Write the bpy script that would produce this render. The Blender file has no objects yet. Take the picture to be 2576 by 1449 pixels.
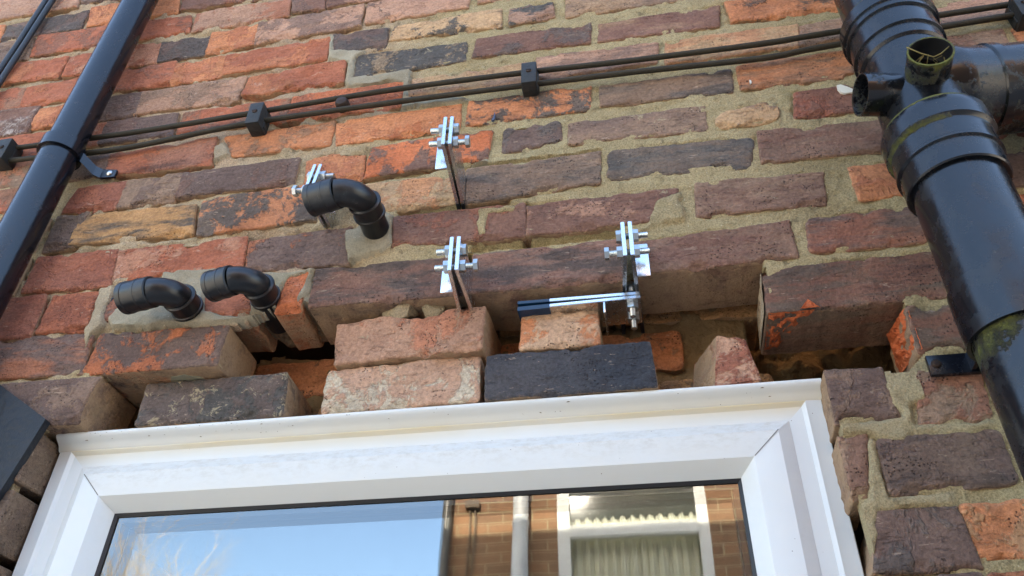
import bpy, bmesh, math, random
import numpy as np
from mathutils import Vector, Matrix

# ------------------------------------------------------------------ camera, sky, sun, exposure
SC = bpy.context.scene
COL = SC.collection
F_PX, CX, CY = 2060.0, 1288.0, 724.5          # measured on a 2576 x 1449 view of the photograph
YAW, PITCH, ROLL = -0.18852618, 0.66292244, 0.02333691
CAM = np.array([0.0, -0.93, 1.6])
_f = np.array([math.sin(YAW)*math.cos(PITCH), math.cos(YAW)*math.cos(PITCH), math.sin(PITCH)])
_r = np.array([math.cos(YAW), -math.sin(YAW), 0.0]); _u = np.cross(_r, _f)
RT = math.cos(ROLL)*_r + math.sin(ROLL)*_u
UP = -math.sin(ROLL)*_r + math.cos(ROLL)*_u
FW = _f
cd = bpy.data.cameras.new('camera'); cam = bpy.data.objects.new('camera', cd); COL.objects.link(cam)
cd.sensor_width = 36.0; cd.lens = 36.0*F_PX/2576.0; cd.clip_start = 0.02; cd.clip_end = 500
cam.matrix_world = Matrix(((RT[0], UP[0], -FW[0], CAM[0]), (RT[1], UP[1], -FW[1], CAM[1]), (RT[2], UP[2], -FW[2], CAM[2]), (0, 0, 0, 1)))
SC.camera = cam

SUN_EL, SUN_AZ = math.radians(24), math.radians(-6)     # azimuth from +Y (behind the house) towards +X
world = bpy.data.worlds.new('World'); SC.world = world; world.use_nodes = True
wn = world.node_tree.nodes; wl = world.node_tree.links
sky = wn.new('ShaderNodeTexSky'); sky.sky_type = 'NISHITA'; sky.sun_disc = False
sky.sun_elevation = SUN_EL; sky.sun_rotation = SUN_AZ; sky.air_density = 1.0; sky.dust_density = 2.6; sky.ozone_density = 1.0
bg = wn['Background']; bg.inputs['Strength'].default_value = 0.15
wl.new(sky.outputs['Color'], bg.inputs['Color'])
sd = bpy.data.lights.new('sun', 'SUN'); sd.energy = 3.0; sd.angle = math.radians(0.5); sd.color = (1.0, 0.87, 0.70)
sun = bpy.data.objects.new('sun', sd); COL.objects.link(sun)
sdir = Vector((math.sin(SUN_AZ)*math.cos(SUN_EL), math.cos(SUN_AZ)*math.cos(SUN_EL), math.sin(SUN_EL)))
sun.rotation_euler = sdir.to_track_quat('Z', 'Y').to_euler()
vs = SC.view_settings; vs.view_transform = 'Standard'; vs.look = 'None'; vs.gamma = 1.0; vs.exposure = 2.95; vs.use_curve_mapping = False
SC.cycles.max_bounces = 7; SC.cycles.diffuse_bounces = 4; SC.cycles.glossy_bounces = 4; SC.cycles.transparent_max_bounces = 8

# ------------------------------------------------------------------ measuring: a pixel of the photograph onto a real plane
def px(i, j, x, y): return (858.667*i + x/3.0, 483.0*j + y/3.0)       # 3 x 3 tiles of the photograph
def at(D, ax, v):
    d = (D[0]-CX)/F_PX*RT - (D[1]-CY)/F_PX*UP + FW
    return CAM + d*((v-CAM[ax])/d[ax])
def W(i, j, x, y, Y=0.0):
    p = at(px(i, j, x, y), 1, Y); return (p[0], p[2])
def zoomD(x0, y0, s, x, y): return ((x0+x/s)*0.638889, (y0+y/s)*0.638889)

# ------------------------------------------------------------------ noise
def _hash(ix, iy, s):
    n = (ix.astype(np.int64)*374761393 + iy.astype(np.int64)*668265263 + int(s)*974711) & 0x7fffffff
    n = ((n ^ (n >> 13))*1274126177) & 0x7fffffff
    n = ((n ^ (n >> 16))*1911520717) & 0x7fffffff
    return (n & 0xffff)/32767.5 - 1.0
def vn(x, y, s=0):
    x = np.asarray(x, float); y = np.asarray(y, float)
    ix = np.floor(x); iy = np.floor(y); fx = x-ix; fy = y-iy
    fx = fx*fx*(3-2*fx); fy = fy*fy*(3-2*fy)
    a = _hash(ix, iy, s); b = _hash(ix+1, iy, s); c = _hash(ix, iy+1, s); d = _hash(ix+1, iy+1, s)
    return (a*(1-fx)+b*fx)*(1-fy) + (c*(1-fx)+d*fx)*fy
def fbm(x, y, s=0, o=4, g=0.5):
    t = 0; a = 1.0; k = 1.0
    for i in range(o):
        t = t + a*vn(x*k+i*17.3, y*k-i*9.1, s+i*31); a *= g; k *= 2.03
    return t

# ------------------------------------------------------------------ materials
def lin(r, g, b, k=1.0):
    f = lambda c: ((c/255.0+0.055)/1.055)**2.4 if c/255.0 > 0.04045 else c/255.0/12.92
    return (f(r)*k, f(g)*k, f(b)*k, 1.0)
class NT:
    def __init__(s, name):
        m = bpy.data.materials.new(name); m.use_nodes = True; s.m = m; s.t = m.node_tree
        s.b = s.t.nodes['Principled BSDF']; s.out = s.t.nodes['Material Output']
    def n(s, typ, **kw):
        nd = s.t.nodes.new(typ)
        for k, v in kw.items():
            if k in ('ins',):
                for a, b in v.items(): s.put(nd.inputs[a], b)
            else: setattr(nd, k, v)
        return nd
    def put(s, sock, v):
        if hasattr(v, 'is_output') or isinstance(v, bpy.types.NodeSocket): s.t.links.new(v, sock)
        else: sock.default_value = v
    def math(s, op, a, b=0.0, c=0.0, clamp=False):
        nd = s.t.nodes.new('ShaderNodeMath'); nd.operation = op; nd.use_clamp = clamp
        s.put(nd.inputs[0], a); s.put(nd.inputs[1], b); s.put(nd.inputs[2], c); return nd.outputs[0]
    def noise(s, vec, scale, detail=4, rough=0.6, dist=0.0):
        nd = s.t.nodes.new('ShaderNodeTexNoise'); s.put(nd.inputs['Vector'], vec)
        nd.inputs['Scale'].default_value = scale; nd.inputs['Detail'].default_value = detail
        nd.inputs['Roughness'].default_value = rough; nd.inputs['Distortion'].default_value = dist
        return nd.outputs[0]
    def vor(s, vec, scale, feat='F1'):
        nd = s.t.nodes.new('ShaderNodeTexVoronoi'); nd.feature = feat; s.put(nd.inputs['Vector'], vec); nd.inputs['Scale'].default_value = scale
        return nd.outputs['Distance']
    def ramp(s, v, lo, hi, a=0.0, b=1.0):
        nd = s.t.nodes.new('ShaderNodeMapRange'); nd.interpolation_type = 'SMOOTHSTEP'
        s.put(nd.inputs[0], v); s.put(nd.inputs[1], lo); s.put(nd.inputs[2], hi); s.put(nd.inputs[3], a); s.put(nd.inputs[4], b); return nd.outputs[0]
    def mix(s, f, a, b, bt='MIX'):
        nd = s.t.nodes.new('ShaderNodeMix'); nd.data_type = 'RGBA'; nd.blend_type = bt
        s.put(nd.inputs[0], f); s.put(nd.inputs[6], a); s.put(nd.inputs[7], b); return nd.outputs[2]
    def attr(s, name, typ='OBJECT'):
        nd = s.t.nodes.new('ShaderNodeAttribute'); nd.attribute_type = typ; nd.attribute_name = name; return nd
    def bump(s, h, dist, strength=1.0):
        nd = s.t.nodes.new('ShaderNodeBump'); nd.inputs['Distance'].default_value = dist; nd.inputs['Strength'].default_value = strength
        s.put(nd.inputs['Height'], h); s.t.links.new(nd.outputs[0], s.b.inputs['Normal']); return nd
    def coords(s, scale=(1, 1, 1), seed=None, space='Object'):
        tc = s.t.nodes.new('ShaderNodeTexCoord'); v = tc.outputs[space]
        if seed is not None:
            a = s.t.nodes.new('ShaderNodeVectorMath'); a.operation = 'ADD'; s.t.links.new(v, a.inputs[0]); s.t.links.new(seed, a.inputs[1]); v = a.outputs[0]
        if scale != (1, 1, 1):
            a = s.t.nodes.new('ShaderNodeVectorMath'); a.operation = 'MULTIPLY'; s.t.links.new(v, a.inputs[0]); a.inputs[1].default_value = scale; v = a.outputs[0]
        return v

def brick_material(name, bed=False):
    g = NT(name); b = g.b
    seed = g.attr('seed').outputs['Vector']
    ca = g.attr('ca').outputs['Color']; cb = g.attr('cb').outputs['Color']
    sp = g.n('ShaderNodeSeparateXYZ'); g.put(sp.inputs[0], g.attr('mixv').outputs['Vector'])
    mixv, stripe, eff = sp.outputs
    sq = g.n('ShaderNodeSeparateXYZ'); g.put(sq.inputs[0], g.attr('mixw').outputs['Vector'])
    smear, dark, grain = sq.outputs
    v = g.coords(seed=seed)
    vs_ = g.coords(scale=(0.35, 1, 1.5), seed=seed)
    n1 = g.noise(v, 12, 5, 0.74, 0.3); n2 = g.noise(vs_, 20, 5, 0.70, 0.3)
    nn = g.n('ShaderNodeMix'); nn.data_type = 'FLOAT'; g.put(nn.inputs[0], stripe); g.put(nn.inputs[2], n1); g.put(nn.inputs[3], n2)
    thr = g.math('SUBTRACT', 0.70, g.math('MULTIPLY', mixv, 0.40))
    wd = g.math('ADD', 0.034, g.math('MULTIPLY', stripe, 0.06)); fac = g.ramp(nn.outputs[0], g.math('SUBTRACT', thr, wd), g.math('ADD', thr, wd))
    col = g.mix(fac, ca, cb)
    # tone variation over the face and fine grain
    t = g.noise(v, 26, 5, 0.65)
    col = g.mix(g.math('MULTIPLY', g.ramp(t, 0.35, 0.75), 0.55), col, g.mix(1.0, col, (0.60, 0.56, 0.58, 1), 'MULTIPLY'))
    t2 = g.noise(v, 8, 3, 0.6)                      # pale weathered film
    col = g.mix(g.math('MULTIPLY', g.ramp(t2, 0.38, 0.72), 0.55), col, g.mix(0.18, g.mix(1.0, col, (1.42, 1.42, 1.42, 1), 'MULTIPLY'), lin(150, 130, 112)))
    fine = g.noise(v, 210, 3, 0.75)
    col = g.mix(1.0, col, g.mix(g.ramp(fine, 0.28, 0.72), (0.74, 0.73, 0.72, 1), (1.20, 1.19, 1.18, 1)), 'MULTIPLY')
    # short drag marks and scuffs along the brick
    scf = g.noise(g.coords(scale=(0.3, 1, 1.3), seed=seed), 120, 3, 0.7, 0.8)
    col = g.mix(g.math('MULTIPLY', g.ramp(scf, 0.62, 0.70), 0.5), col, g.mix(1.0, col, (0.42, 0.38, 0.38, 1), 'MULTIPLY'))
    col = g.mix(g.math('MULTIPLY', g.ramp(scf, 0.36, 0.30), 0.38), col, lin(196, 172, 148))
    # soot bloom; on the left reveal bricks it carries painted shade
    sn = n2
    col = g.mix(g.math('MULTIPLY', g.ramp(sn, 0.5, 0.68), dark), col, lin(44, 40, 42))
    # mortar smear left on the face
    sm = g.noise(g.coords(scale=(1, 1, 1), seed=seed), 34, 5, 0.78, 0.6)
    sth = g.math('SUBTRACT', 0.76, g.math('MULTIPLY', smear, 0.40))
    col = g.mix(g.math('MULTIPLY', g.ramp(sm, sth, g.math('ADD', sth, 0.05)), 0.85), col, g.mix(fine, lin(140, 124, 96), lin(178, 164, 134)))
    # lime bloom
    en = g.noise(v, 48, 5, 0.8, 1.0); em = n1
    ef = g.math('MULTIPLY', g.ramp(en, 0.46, 0.62), g.ramp(em, g.math('SUBTRACT', 0.80, g.math('MULTIPLY', eff, 0.42)), g.math('SUBTRACT', 0.98, g.math('MULTIPLY', eff, 0.42))))
    col = g.mix(g.math('MULTIPLY', ef, 0.75), col, lin(205, 190, 178))
    # worn, paler arrises
    geo = g.n('ShaderNodeNewGeometry')
    col = g.mix(g.math('MULTIPLY', g.ramp(g.math('ADD', geo.outputs['Pointiness'], g.math('MULTIPLY', g.math('SUBTRACT', fine, 0.5), 0.06)), 0.525, 0.60), 0.40), col, lin(186, 152, 122))
    # pits
    pv = g.vor(v, 210); pm = g.noise(v, 24, 2, 0.5)
    pit = g.math('MULTIPLY', g.ramp(pv, 0.16, 0.30, 1.0, 0.0), g.ramp(pm, 0.54, 0.64))
    col = g.mix(g.math('MULTIPLY', pit, 0.75), col, lin(40, 30, 28))
    if bed:
        bn = g.noise(v, 22, 6, 0.7, 0.4)
        col = g.mix(g.math('MULTIPLY', g.ramp(bn, 0.30, 0.56), grain), col, g.mix(fine, lin(142, 116, 90), lin(182, 152, 118)))
    g.put(b.inputs['Base Color'], col)
    b.inputs['Roughness'].default_value = 0.86
    b.inputs['Specular IOR Level'].default_value = 0.3
    h = g.math('ADD', g.math('MULTIPLY', g.noise(v, 80, 5, 0.76), 1.0), g.math('MULTIPLY', pit, -0.8))
    h = g.math('ADD', h, g.math('MULTIPLY', fine, 0.4))
    h = g.math('ADD', h, g.math('MULTIPLY', fac, g.math('SUBTRACT', 0.45, g.math('MULTIPLY', stripe, 0.4))))
    h = g.math('ADD', h, g.math('MULTIPLY', ef, 0.3))
    h = g.math('ADD', h, g.math('MULTIPLY', g.ramp(scf, 0.58, 0.68), -0.3))
    g.bump(h, 0.0042, 1.0)
    return g.m
M_BRICK = brick_material('brick_face'); M_BED = brick_material('brick_bed', True)

def mortar_material():
    g = NT('lime_and_cement_mortar'); b = g.b
    v = g.coords()
    cem = g.attr('cement', 'GEOMETRY').outputs['Fac']; warm = g.attr('warm', 'GEOMETRY').outputs['Fac']
    n = g.noise(v, 18, 5, 0.65); fine = g.noise(v, 420, 3, 0.7); med = g.noise(v, 110, 5, 0.7)
    buff = g.mix(n, lin(146, 131, 96), lin(188, 171, 131)); cream = g.mix(n, lin(150, 124, 100), lin(204, 180, 152))
    grey = g.mix(n, lin(122, 114, 94), lin(176, 166, 144))
    col = g.mix(warm, buff, cream); col = g.mix(cem, col, grey)
    gr = g.ramp(fine, 0.3, 0.7, 0.64, 1.26)
    gr = g.mix(cem, gr, g.ramp(fine, 0.3, 0.7, 0.84, 1.10))
    col = g.mix(1.0, col, gr, 'MULTIPLY')
    dn = g.noise(v, 40, 6, 0.7)
    col = g.mix(g.math('MULTIPLY', g.ramp(dn, 0.56, 0.70), g.math('SUBTRACT', 0.6, g.math('MULTIPLY', cem, 0.45))), col, lin(82, 70, 52))
    big = g.noise(v, 5, 4, 0.65)
    col = g.mix(g.math('MULTIPLY', g.ramp(big, 0.46, 0.7), 0.55), col, g.mix(1.0, col, (0.55, 0.52, 0.48, 1), 'MULTIPLY'))
    sp = g.vor(v, 260); sm = g.noise(v, 60, 1, 0.5)
    col = g.mix(g.math('MULTIPLY', g.ramp(sp, 0.10, 0.18, 1, 0), g.ramp(sm, 0.6, 0.66)), col, lin(215, 208, 190))
    moss = g.noise(v, 8, 5, 0.6)
    col = g.mix(g.math('MULTIPLY', g.ramp(moss, 0.58, 0.75), 0.30), col, lin(98, 98, 58))
    g.put(b.inputs['Base Color'], col); b.inputs['Roughness'].default_value = 0.95; b.inputs['Specular IOR Level'].default_value = 0.2
    amp = g.math('SUBTRACT', 1.0, g.math('MULTIPLY', cem, 0.72))
    h = g.math('MULTIPLY', g.math('ADD', med, g.math('MULTIPLY', fine, 0.55)), amp)
    g.bump(h, 0.0045, 1.0)
    return g.m
M_MORTAR = mortar_material()

def simple(name, c, rough=0.5, metal=0.0, spec=0.5, nscale=0, namp=0.15, bump=0.0, bscale=60):
    g = NT(name); b = g.b
    if nscale:
        v = g.coords(); n = g.noise(v, nscale, 5, 0.65)
        lo = tuple(x*(1-namp) for x in c[:3])+(1,); hi = tuple(min(1, x*(1+namp)) for x in c[:3])+(1,)
        g.put(b.inputs['Base Color'], g.mix(n, lo, hi))
    else: b.inputs['Base Color'].default_value = c
    b.inputs['Roughness'].default_value = rough; b.inputs['Metallic'].default_value = metal; b.inputs['Specular IOR Level'].default_value = spec
    if bump: g.bump(g.noise(g.coords(), bscale, 5, 0.6), bump, 1.0)
    return g.m

def black_plastic(name, moss=0.0, base=(16, 17, 20), rough=0.28, dust=0.3):
    g = NT(name); b = g.b; v = g.coords()
    n = g.noise(v, 30, 6, 0.7); d = g.noise(v, 120, 5, 0.75)
    col = g.mix(g.math('MULTIPLY', g.ramp(n, 0.48, 0.75), dust), lin(*base), lin(80, 82, 84))
    col = g.mix(g.math('MULTIPLY', g.ramp(d, 0.66, 0.72), 0.5*dust+0.1), col, lin(140, 135, 125))
    r = g.ramp(n, 0.35, 0.75, rough, rough+0.22)
    if moss:
        ms = g.attr('moss', 'GEOMETRY').outputs['Fac']
        mn = g.noise(v, 60, 7, 0.75)
        mf = g.ramp(g.math('ADD', g.math('MULTIPLY', ms, 0.62), g.math('MULTIPLY', mn, 0.6)), 0.55, 0.72)
        mf = g.math('MULTIPLY', mf, g.ramp(ms, 0.02, 0.25))
        col = g.mix(mf, col, g.mix(g.noise(v, 150, 4, 0.7), lin(46, 48, 22), lin(122, 124, 50)))
        r = g.mix(mf, r, (0.95, 0.95, 0.95, 1))
        g.bump(g.math('MULTIPLY', g.math('MULTIPLY', mf, mn), 1.0), 0.006, 0.9)
    else:
        g.bump(d, 0.0004, 0.5)
    g.put(b.inputs['Base Color'], col); g.put(b.inputs['Roughness'], r)
    return g.m
M_PIPE = black_plastic('gloss_black_pipe', 0, (15, 18, 26), 0.12, 0.02)
M_SOIL = black_plastic('mossy_black_soil_pipe', 1, (14, 16, 21), 0.17, 0.10)
M_ELBOW = black_plastic('black_overflow_elbow', 0, (17, 19, 23), 0.30, 0.30)
M_CABLE = simple('weathered_cable_sheath', lin(52, 47, 36), 0.75, 0, 0.3, 40, 0.5, 0.0015, 200)
M_VCABLE = simple('grey_black_cable', lin(46, 48, 52), 0.5, 0, 0.4, 30, 0.2)
M_CLIP = simple('dirty_black_clip', lin(40, 41, 40), 0.6, 0, 0.4, 50, 0.5, 0.0012, 160)
M_IRON = simple('rusty_screw', lin(62, 48, 40), 0.6, 0.6, 0.5, 90, 0.4)
def zinc():
    g = NT('zinc_plated_steel'); b = g.b; v = g.coords(); n = g.noise(v, 45, 6, 0.75); f = g.noise(v, 220, 3, 0.7)
    g.put(b.inputs['Base Color'], g.mix(g.math('MULTIPLY', g.ramp(n, 0.5, 0.72), 0.22), lin(212, 215, 218), lin(140, 136, 126)))
    g.put(b.inputs['Roughness'], g.ramp(f, 0.35, 0.75, 0.22, 0.29)); b.inputs['Metallic'].default_value = 1.0
    return g.m
M_ZINC = zinc()
M_ZBOLT = simple('zinc_plated_bolt', lin(196, 200, 200), 0.30, 1.0, 0.5, 120, 0.15)
M_BLUE = simple('blue_painted_steel', lin(14, 48, 76), 0.35, 0.0, 0.5, 60, 0.25)
M_BLADE = simple('dark_oiled_steel_tip', lin(38, 42, 50), 0.4, 0.5, 0.5, 60, 0.25)
M_STEELSCREW = simple('bright_screw', lin(190, 190, 190), 0.3, 1.0)
M_GASKET = simple('black_rubber_gasket', lin(16, 16, 18), 0.5)
M_SPACER = simple('grey_spacer_bar', lin(60, 64, 66), 0.45, 0.4)

def upvc(name, stain):
    g = NT(name); b = g.b; v = g.coords()
    col = lin(208, 212, 213)
    if stain:
        st = g.attr('stain', 'GEOMETRY').outputs['Fac']
        n = g.noise(g.coords(scale=(0.25, 1, 1)), 14, 5, 0.6)
        col = g.mix(g.math('MULTIPLY', st, g.ramp(n, 0.25, 0.65, 0.35, 1.0)), col, lin(196, 176, 128))
        du = g.attr('dust', 'GEOMETRY').outputs['Fac']; dn = g.noise(g.coords(scale=(0.5, 1, 1)), 120, 7, 0.8)
        col = g.mix(g.math('MULTIPLY', du, g.ramp(dn, 0.42, 0.66, 0.12, 0.55)), col, lin(176, 170, 158))
    sp = g.vor(v, 70); sm = g.noise(v, 15, 2, 0.5)
    col = g.mix(g.math('MULTIPLY', g.ramp(sp, 0.035, 0.055, 1, 0), g.ramp(sm, 0.50, 0.60)), col, lin(90, 76, 60))
    gr = g.noise(v, 6, 4, 0.6)
    col = g.mix(g.math('MULTIPLY', g.ramp(gr, 0.45, 0.8), 0.25), col, lin(200, 196, 186))
    g.put(b.inputs['Base Color'], col); b.inputs['Roughness'].default_value = 0.45; b.inputs['Specular IOR Level'].default_value = 0.3
    return g.m
M_UPVC = upvc('white_upvc', True)
def glass():
    g = NT('window_glass'); t = g.t
    tr = g.n('ShaderNodeBsdfTransparent'); tr.inputs[0].default_value = (0.9, 0.93, 0.92, 1)
    gl = g.n('ShaderNodeBsdfGlossy'); gl.inputs['Roughness'].default_value = 0.012; gl.inputs[0].default_value = (0.96, 0.99, 1.0, 1)
    fr = g.n('ShaderNodeFresnel'); fr.inputs[0].default_value = 1.5
    fac = g.math('MULTIPLY', fr.outputs[0], 2.9, clamp=True)
    bp = g.n('ShaderNodeBump'); bp.inputs['Distance'].default_value = 0.0004; g.put(bp.inputs['Height'], g.noise(g.coords(), 5, 1, 0.4)); t.links.new(bp.outputs[0], gl.inputs['Normal'])
    mx = g.n('ShaderNodeMixShader'); g.put(mx.inputs[0], fac); t.links.new(tr.outputs[0], mx.inputs[1]); t.links.new(gl.outputs[0], mx.inputs[2])
    du = g.n('ShaderNodeBsdfDiffuse'); du.inputs[0].default_value = lin(200, 196, 180)
    v = g.coords(); n = g.noise(v, 8, 6, 0.7); s = g.vor(v, 180)
    df = g.math('ADD', g.math('MULTIPLY', g.ramp(n, 0.55, 0.8), 0.10), g.math('MULTIPLY', g.ramp(s, 0.05, 0.09, 1, 0), g.ramp(n, 0.5, 0.62, 0, 0.35)))
    m2 = g.n('ShaderNodeMixShader'); g.put(m2.inputs[0], df); t.links.new(mx.outputs[0], m2.inputs[1]); t.links.new(du.outputs[0], m2.inputs[2])
    t.links.new(m2.outputs[0], g.out.inputs['Surface'])
    return g.m
M_GLASS = glass()

def tex_brick(name, c1, c2, cm, scale=1.0):
    g = NT(name); b = g.b
    tc = g.n('ShaderNodeTexCoord'); sx = g.n('ShaderNodeSeparateXYZ'); g.put(sx.inputs[0], tc.outputs['Object'])
    cb = g.n('ShaderNodeCombineXYZ'); g.put(cb.inputs[0], g.math('ADD', sx.outputs[0], sx.outputs[1])); g.put(cb.inputs[1], sx.outputs[2])
    bt = g.n('ShaderNodeTexBrick'); g.put(bt.inputs['Vector'], cb.outputs[0])
    bt.inputs['Color1'].default_value = c1; bt.inputs['Color2'].default_value = c2; bt.inputs['Mortar'].default_value = cm
    bt.inputs['Scale'].default_value = 1.0; bt.inputs['Mortar Size'].default_value = 0.006; bt.inputs['Brick Width'].default_value = 0.235*scale; bt.inputs['Row Height'].default_value = 0.083*scale
    bt.inputs['Mortar Smooth'].default_value = 0.3
    n = g.noise(tc.outputs['Object'], 25, 6, 0.7)
    g.put(b.inputs['Base Color'], g.mix(1.0, bt.outputs['Color'], g.mix(n, (0.6, 0.6, 0.6, 1), (1.3, 1.3, 1.3, 1)), 'MULTIPLY'))
    b.inputs['Roughness'].default_value = 0.9
    g.bump(g.math('SUBTRACT', g.math('MULTIPLY', n, 0.4), bt.outputs['Fac']), 0.006, 1.0)
    return g.m

# ------------------------------------------------------------------ object helpers
def mesh_obj(name, verts, faces, mats, parent=None, smooth=True, loc=(0, 0, 0), fm=None, attrs=None, sharp=None):
    me = bpy.data.meshes.new(name)
    me.from_pydata([tuple(v) for v in verts], [], [tuple(int(k) for k in f) for f in faces])
    if not isinstance(mats, (list, tuple)): mats = [mats]
    for m in mats: me.materials.append(m)
    if fm is not None: me.polygons.foreach_set('material_index', np.asarray(fm, dtype=np.int32))
    if smooth:
        me.polygons.foreach_set('use_smooth', np.ones(len(me.polygons), dtype=bool))
        if sharp: me.set_sharp_from_angle(angle=math.radians(sharp))
    if attrs:
        for k, a in attrs.items():
            at_ = me.attributes.new(k, 'FLOAT', 'POINT'); at_.data.foreach_set('value', np.asarray(a, dtype=np.float32))
    me.update()
    o = bpy.data.objects.new(name, me); COL.objects.link(o); o.location = loc
    if parent is not None: o.parent = parent
    return o
def tag(o, label, cat, group=None):
    o['label'] = label; o['category'] = cat
    if group: o['group'] = group
    return o
def thing(name, label, cat, loc=(0, 0, 0), group=None):
    o = bpy.data.objects.new(name, None); COL.objects.link(o); o.location = loc; o.empty_display_size = 0.05
    return tag(o, label, cat, group)
class MB:
    """collects shapes into one mesh"""
    def __init__(s): s.v = []; s.f = []; s.fm = []
    def add(s, v, f, m=0):
        k = len(s.v); s.v += [tuple(p) for p in v]; s.f += [tuple(i+k for i in q) for q in f]; s.fm += [m]*len(f); return s
    def box(s, lo, hi, bev=0.0, m=0):
        bm = bmesh.new(); bmesh.ops.create_cube(bm, size=1.0)
        for w in bm.verts: w.co = Vector([lo[k]+(w.co[k]+0.5)*(hi[k]-lo[k]) for k in range(3)])
        if bev: bmesh.ops.bevel(bm, geom=list(bm.edges), offset=bev, segments=2, affect='EDGES', profile=0.6)
        bm.verts.index_update(); s.add([w.co[:] for w in bm.verts], [[w.index for w in fc.verts] for fc in bm.faces], m); bm.free(); return s
    def sweep(s, pts, radii, seg=24, caps=(True, True), m=0, up=None):
        pts = [Vector(p) for p in pts]; n = len(pts); tang = []
        for i in range(n):
            d = Vector((0, 0, 0)); k = i
            a = pts[i]-pts[i-1] if i > 0 else Vector((0, 0, 0)); b = pts[i+1]-pts[i] if i < n-1 else Vector((0, 0, 0))
            for w in (a, b):
                if w.length > 1e-7: d += w.normalized()
            tang.append(d)
        last = None
        for i in range(n):
            if tang[i].length < 1e-6: tang[i] = last.copy() if last else Vector((0, 0, 1))
            tang[i].normalize(); last = tang[i]
        t0 = tang[0]; u = (Vector(up) if up else (Vector((0, 0, 1)) if abs(t0.z) < 0.9 else Vector((1, 0, 0))))
        u = (u-t0*u.dot(t0)).normalized(); vv = []
        for i in range(n):
            t = tang[i]
            if i and tang[i].dot(tang[i-1]) < 0: pass
            u = (u-t*u.dot(t)).normalized(); w = t.cross(u)
            if i and tang[i].dot(tang[i-1]) < -0.5: w = -w
            for k in range(seg):
                a = 2*math.pi*k/seg; vv.append(pts[i]+(u*math.cos(a)+w*math.sin(a))*radii[i])
        ff = []
        for i in range(n-1):
            for k in range(seg):
                k2 = (k+1) % seg; ff.append((i*seg+k, i*seg+k2, (i+1)*seg+k2, (i+1)*seg+k))
        if caps[0]: ff.append(tuple(range(seg))[::-1])
        if caps[1]: ff.append(tuple((n-1)*seg+k for k in range(seg)))
        return s.add(vv, ff, m)
    def lathe(s, prof, org, ax, seg=48, m=0):
        """prof: list of (radius, distance along axis)"""
        ax = Vector(ax).normalized(); u = (Vector((0, 0, 1)) if abs(ax.z) < 0.9 else Vector((1, 0, 0))); u = (u-ax*u.dot(ax)).normalized(); w = ax.cross(u); org = Vector(org)
        vv = []; ff = []
        for r, h in prof:
            for k in range(seg):
                a = 2*math.pi*k/seg; vv.append(org+ax*h+(u*math.cos(a)+w*math.sin(a))*max(r, 1e-5))
        for i in range(len(prof)-1):
            for k in range(seg):
                k2 = (k+1) % seg; ff.append((i*seg+k, i*seg+k2, (i+1)*seg+k2, (i+1)*seg+k))
        return s.add(vv, ff, m)
    def prism(s, poly, y0, y1, m=0):
        n = len(poly); vv = [(p[0], y0, p[1]) for p in poly]+[(p[0], y1, p[1]) for p in poly]
        ff = [tuple(range(n)), tuple(range(2*n-1, n-1, -1))]+[(i, i+n, (i+1) % n+n, (i+1) % n) for i in range(n)]
        return s.add(vv, ff, m)
    def build(s, name, mats, parent=None, smooth=False, sharp=None, loc=(0, 0, 0), attrs=None, xf=None):
        v = s.v
        if xf is not None: v = [tuple(xf @ Vector(p)) for p in v]
        o = mesh_obj(name, v, s.f, mats, parent, smooth or bool(sharp), loc, s.fm, attrs, sharp)
        bm = bmesh.new(); bm.from_mesh(o.data); bmesh.ops.recalc_face_normals(bm, faces=bm.faces); bm.to_mesh(o.data); bm.free()
        return o

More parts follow.
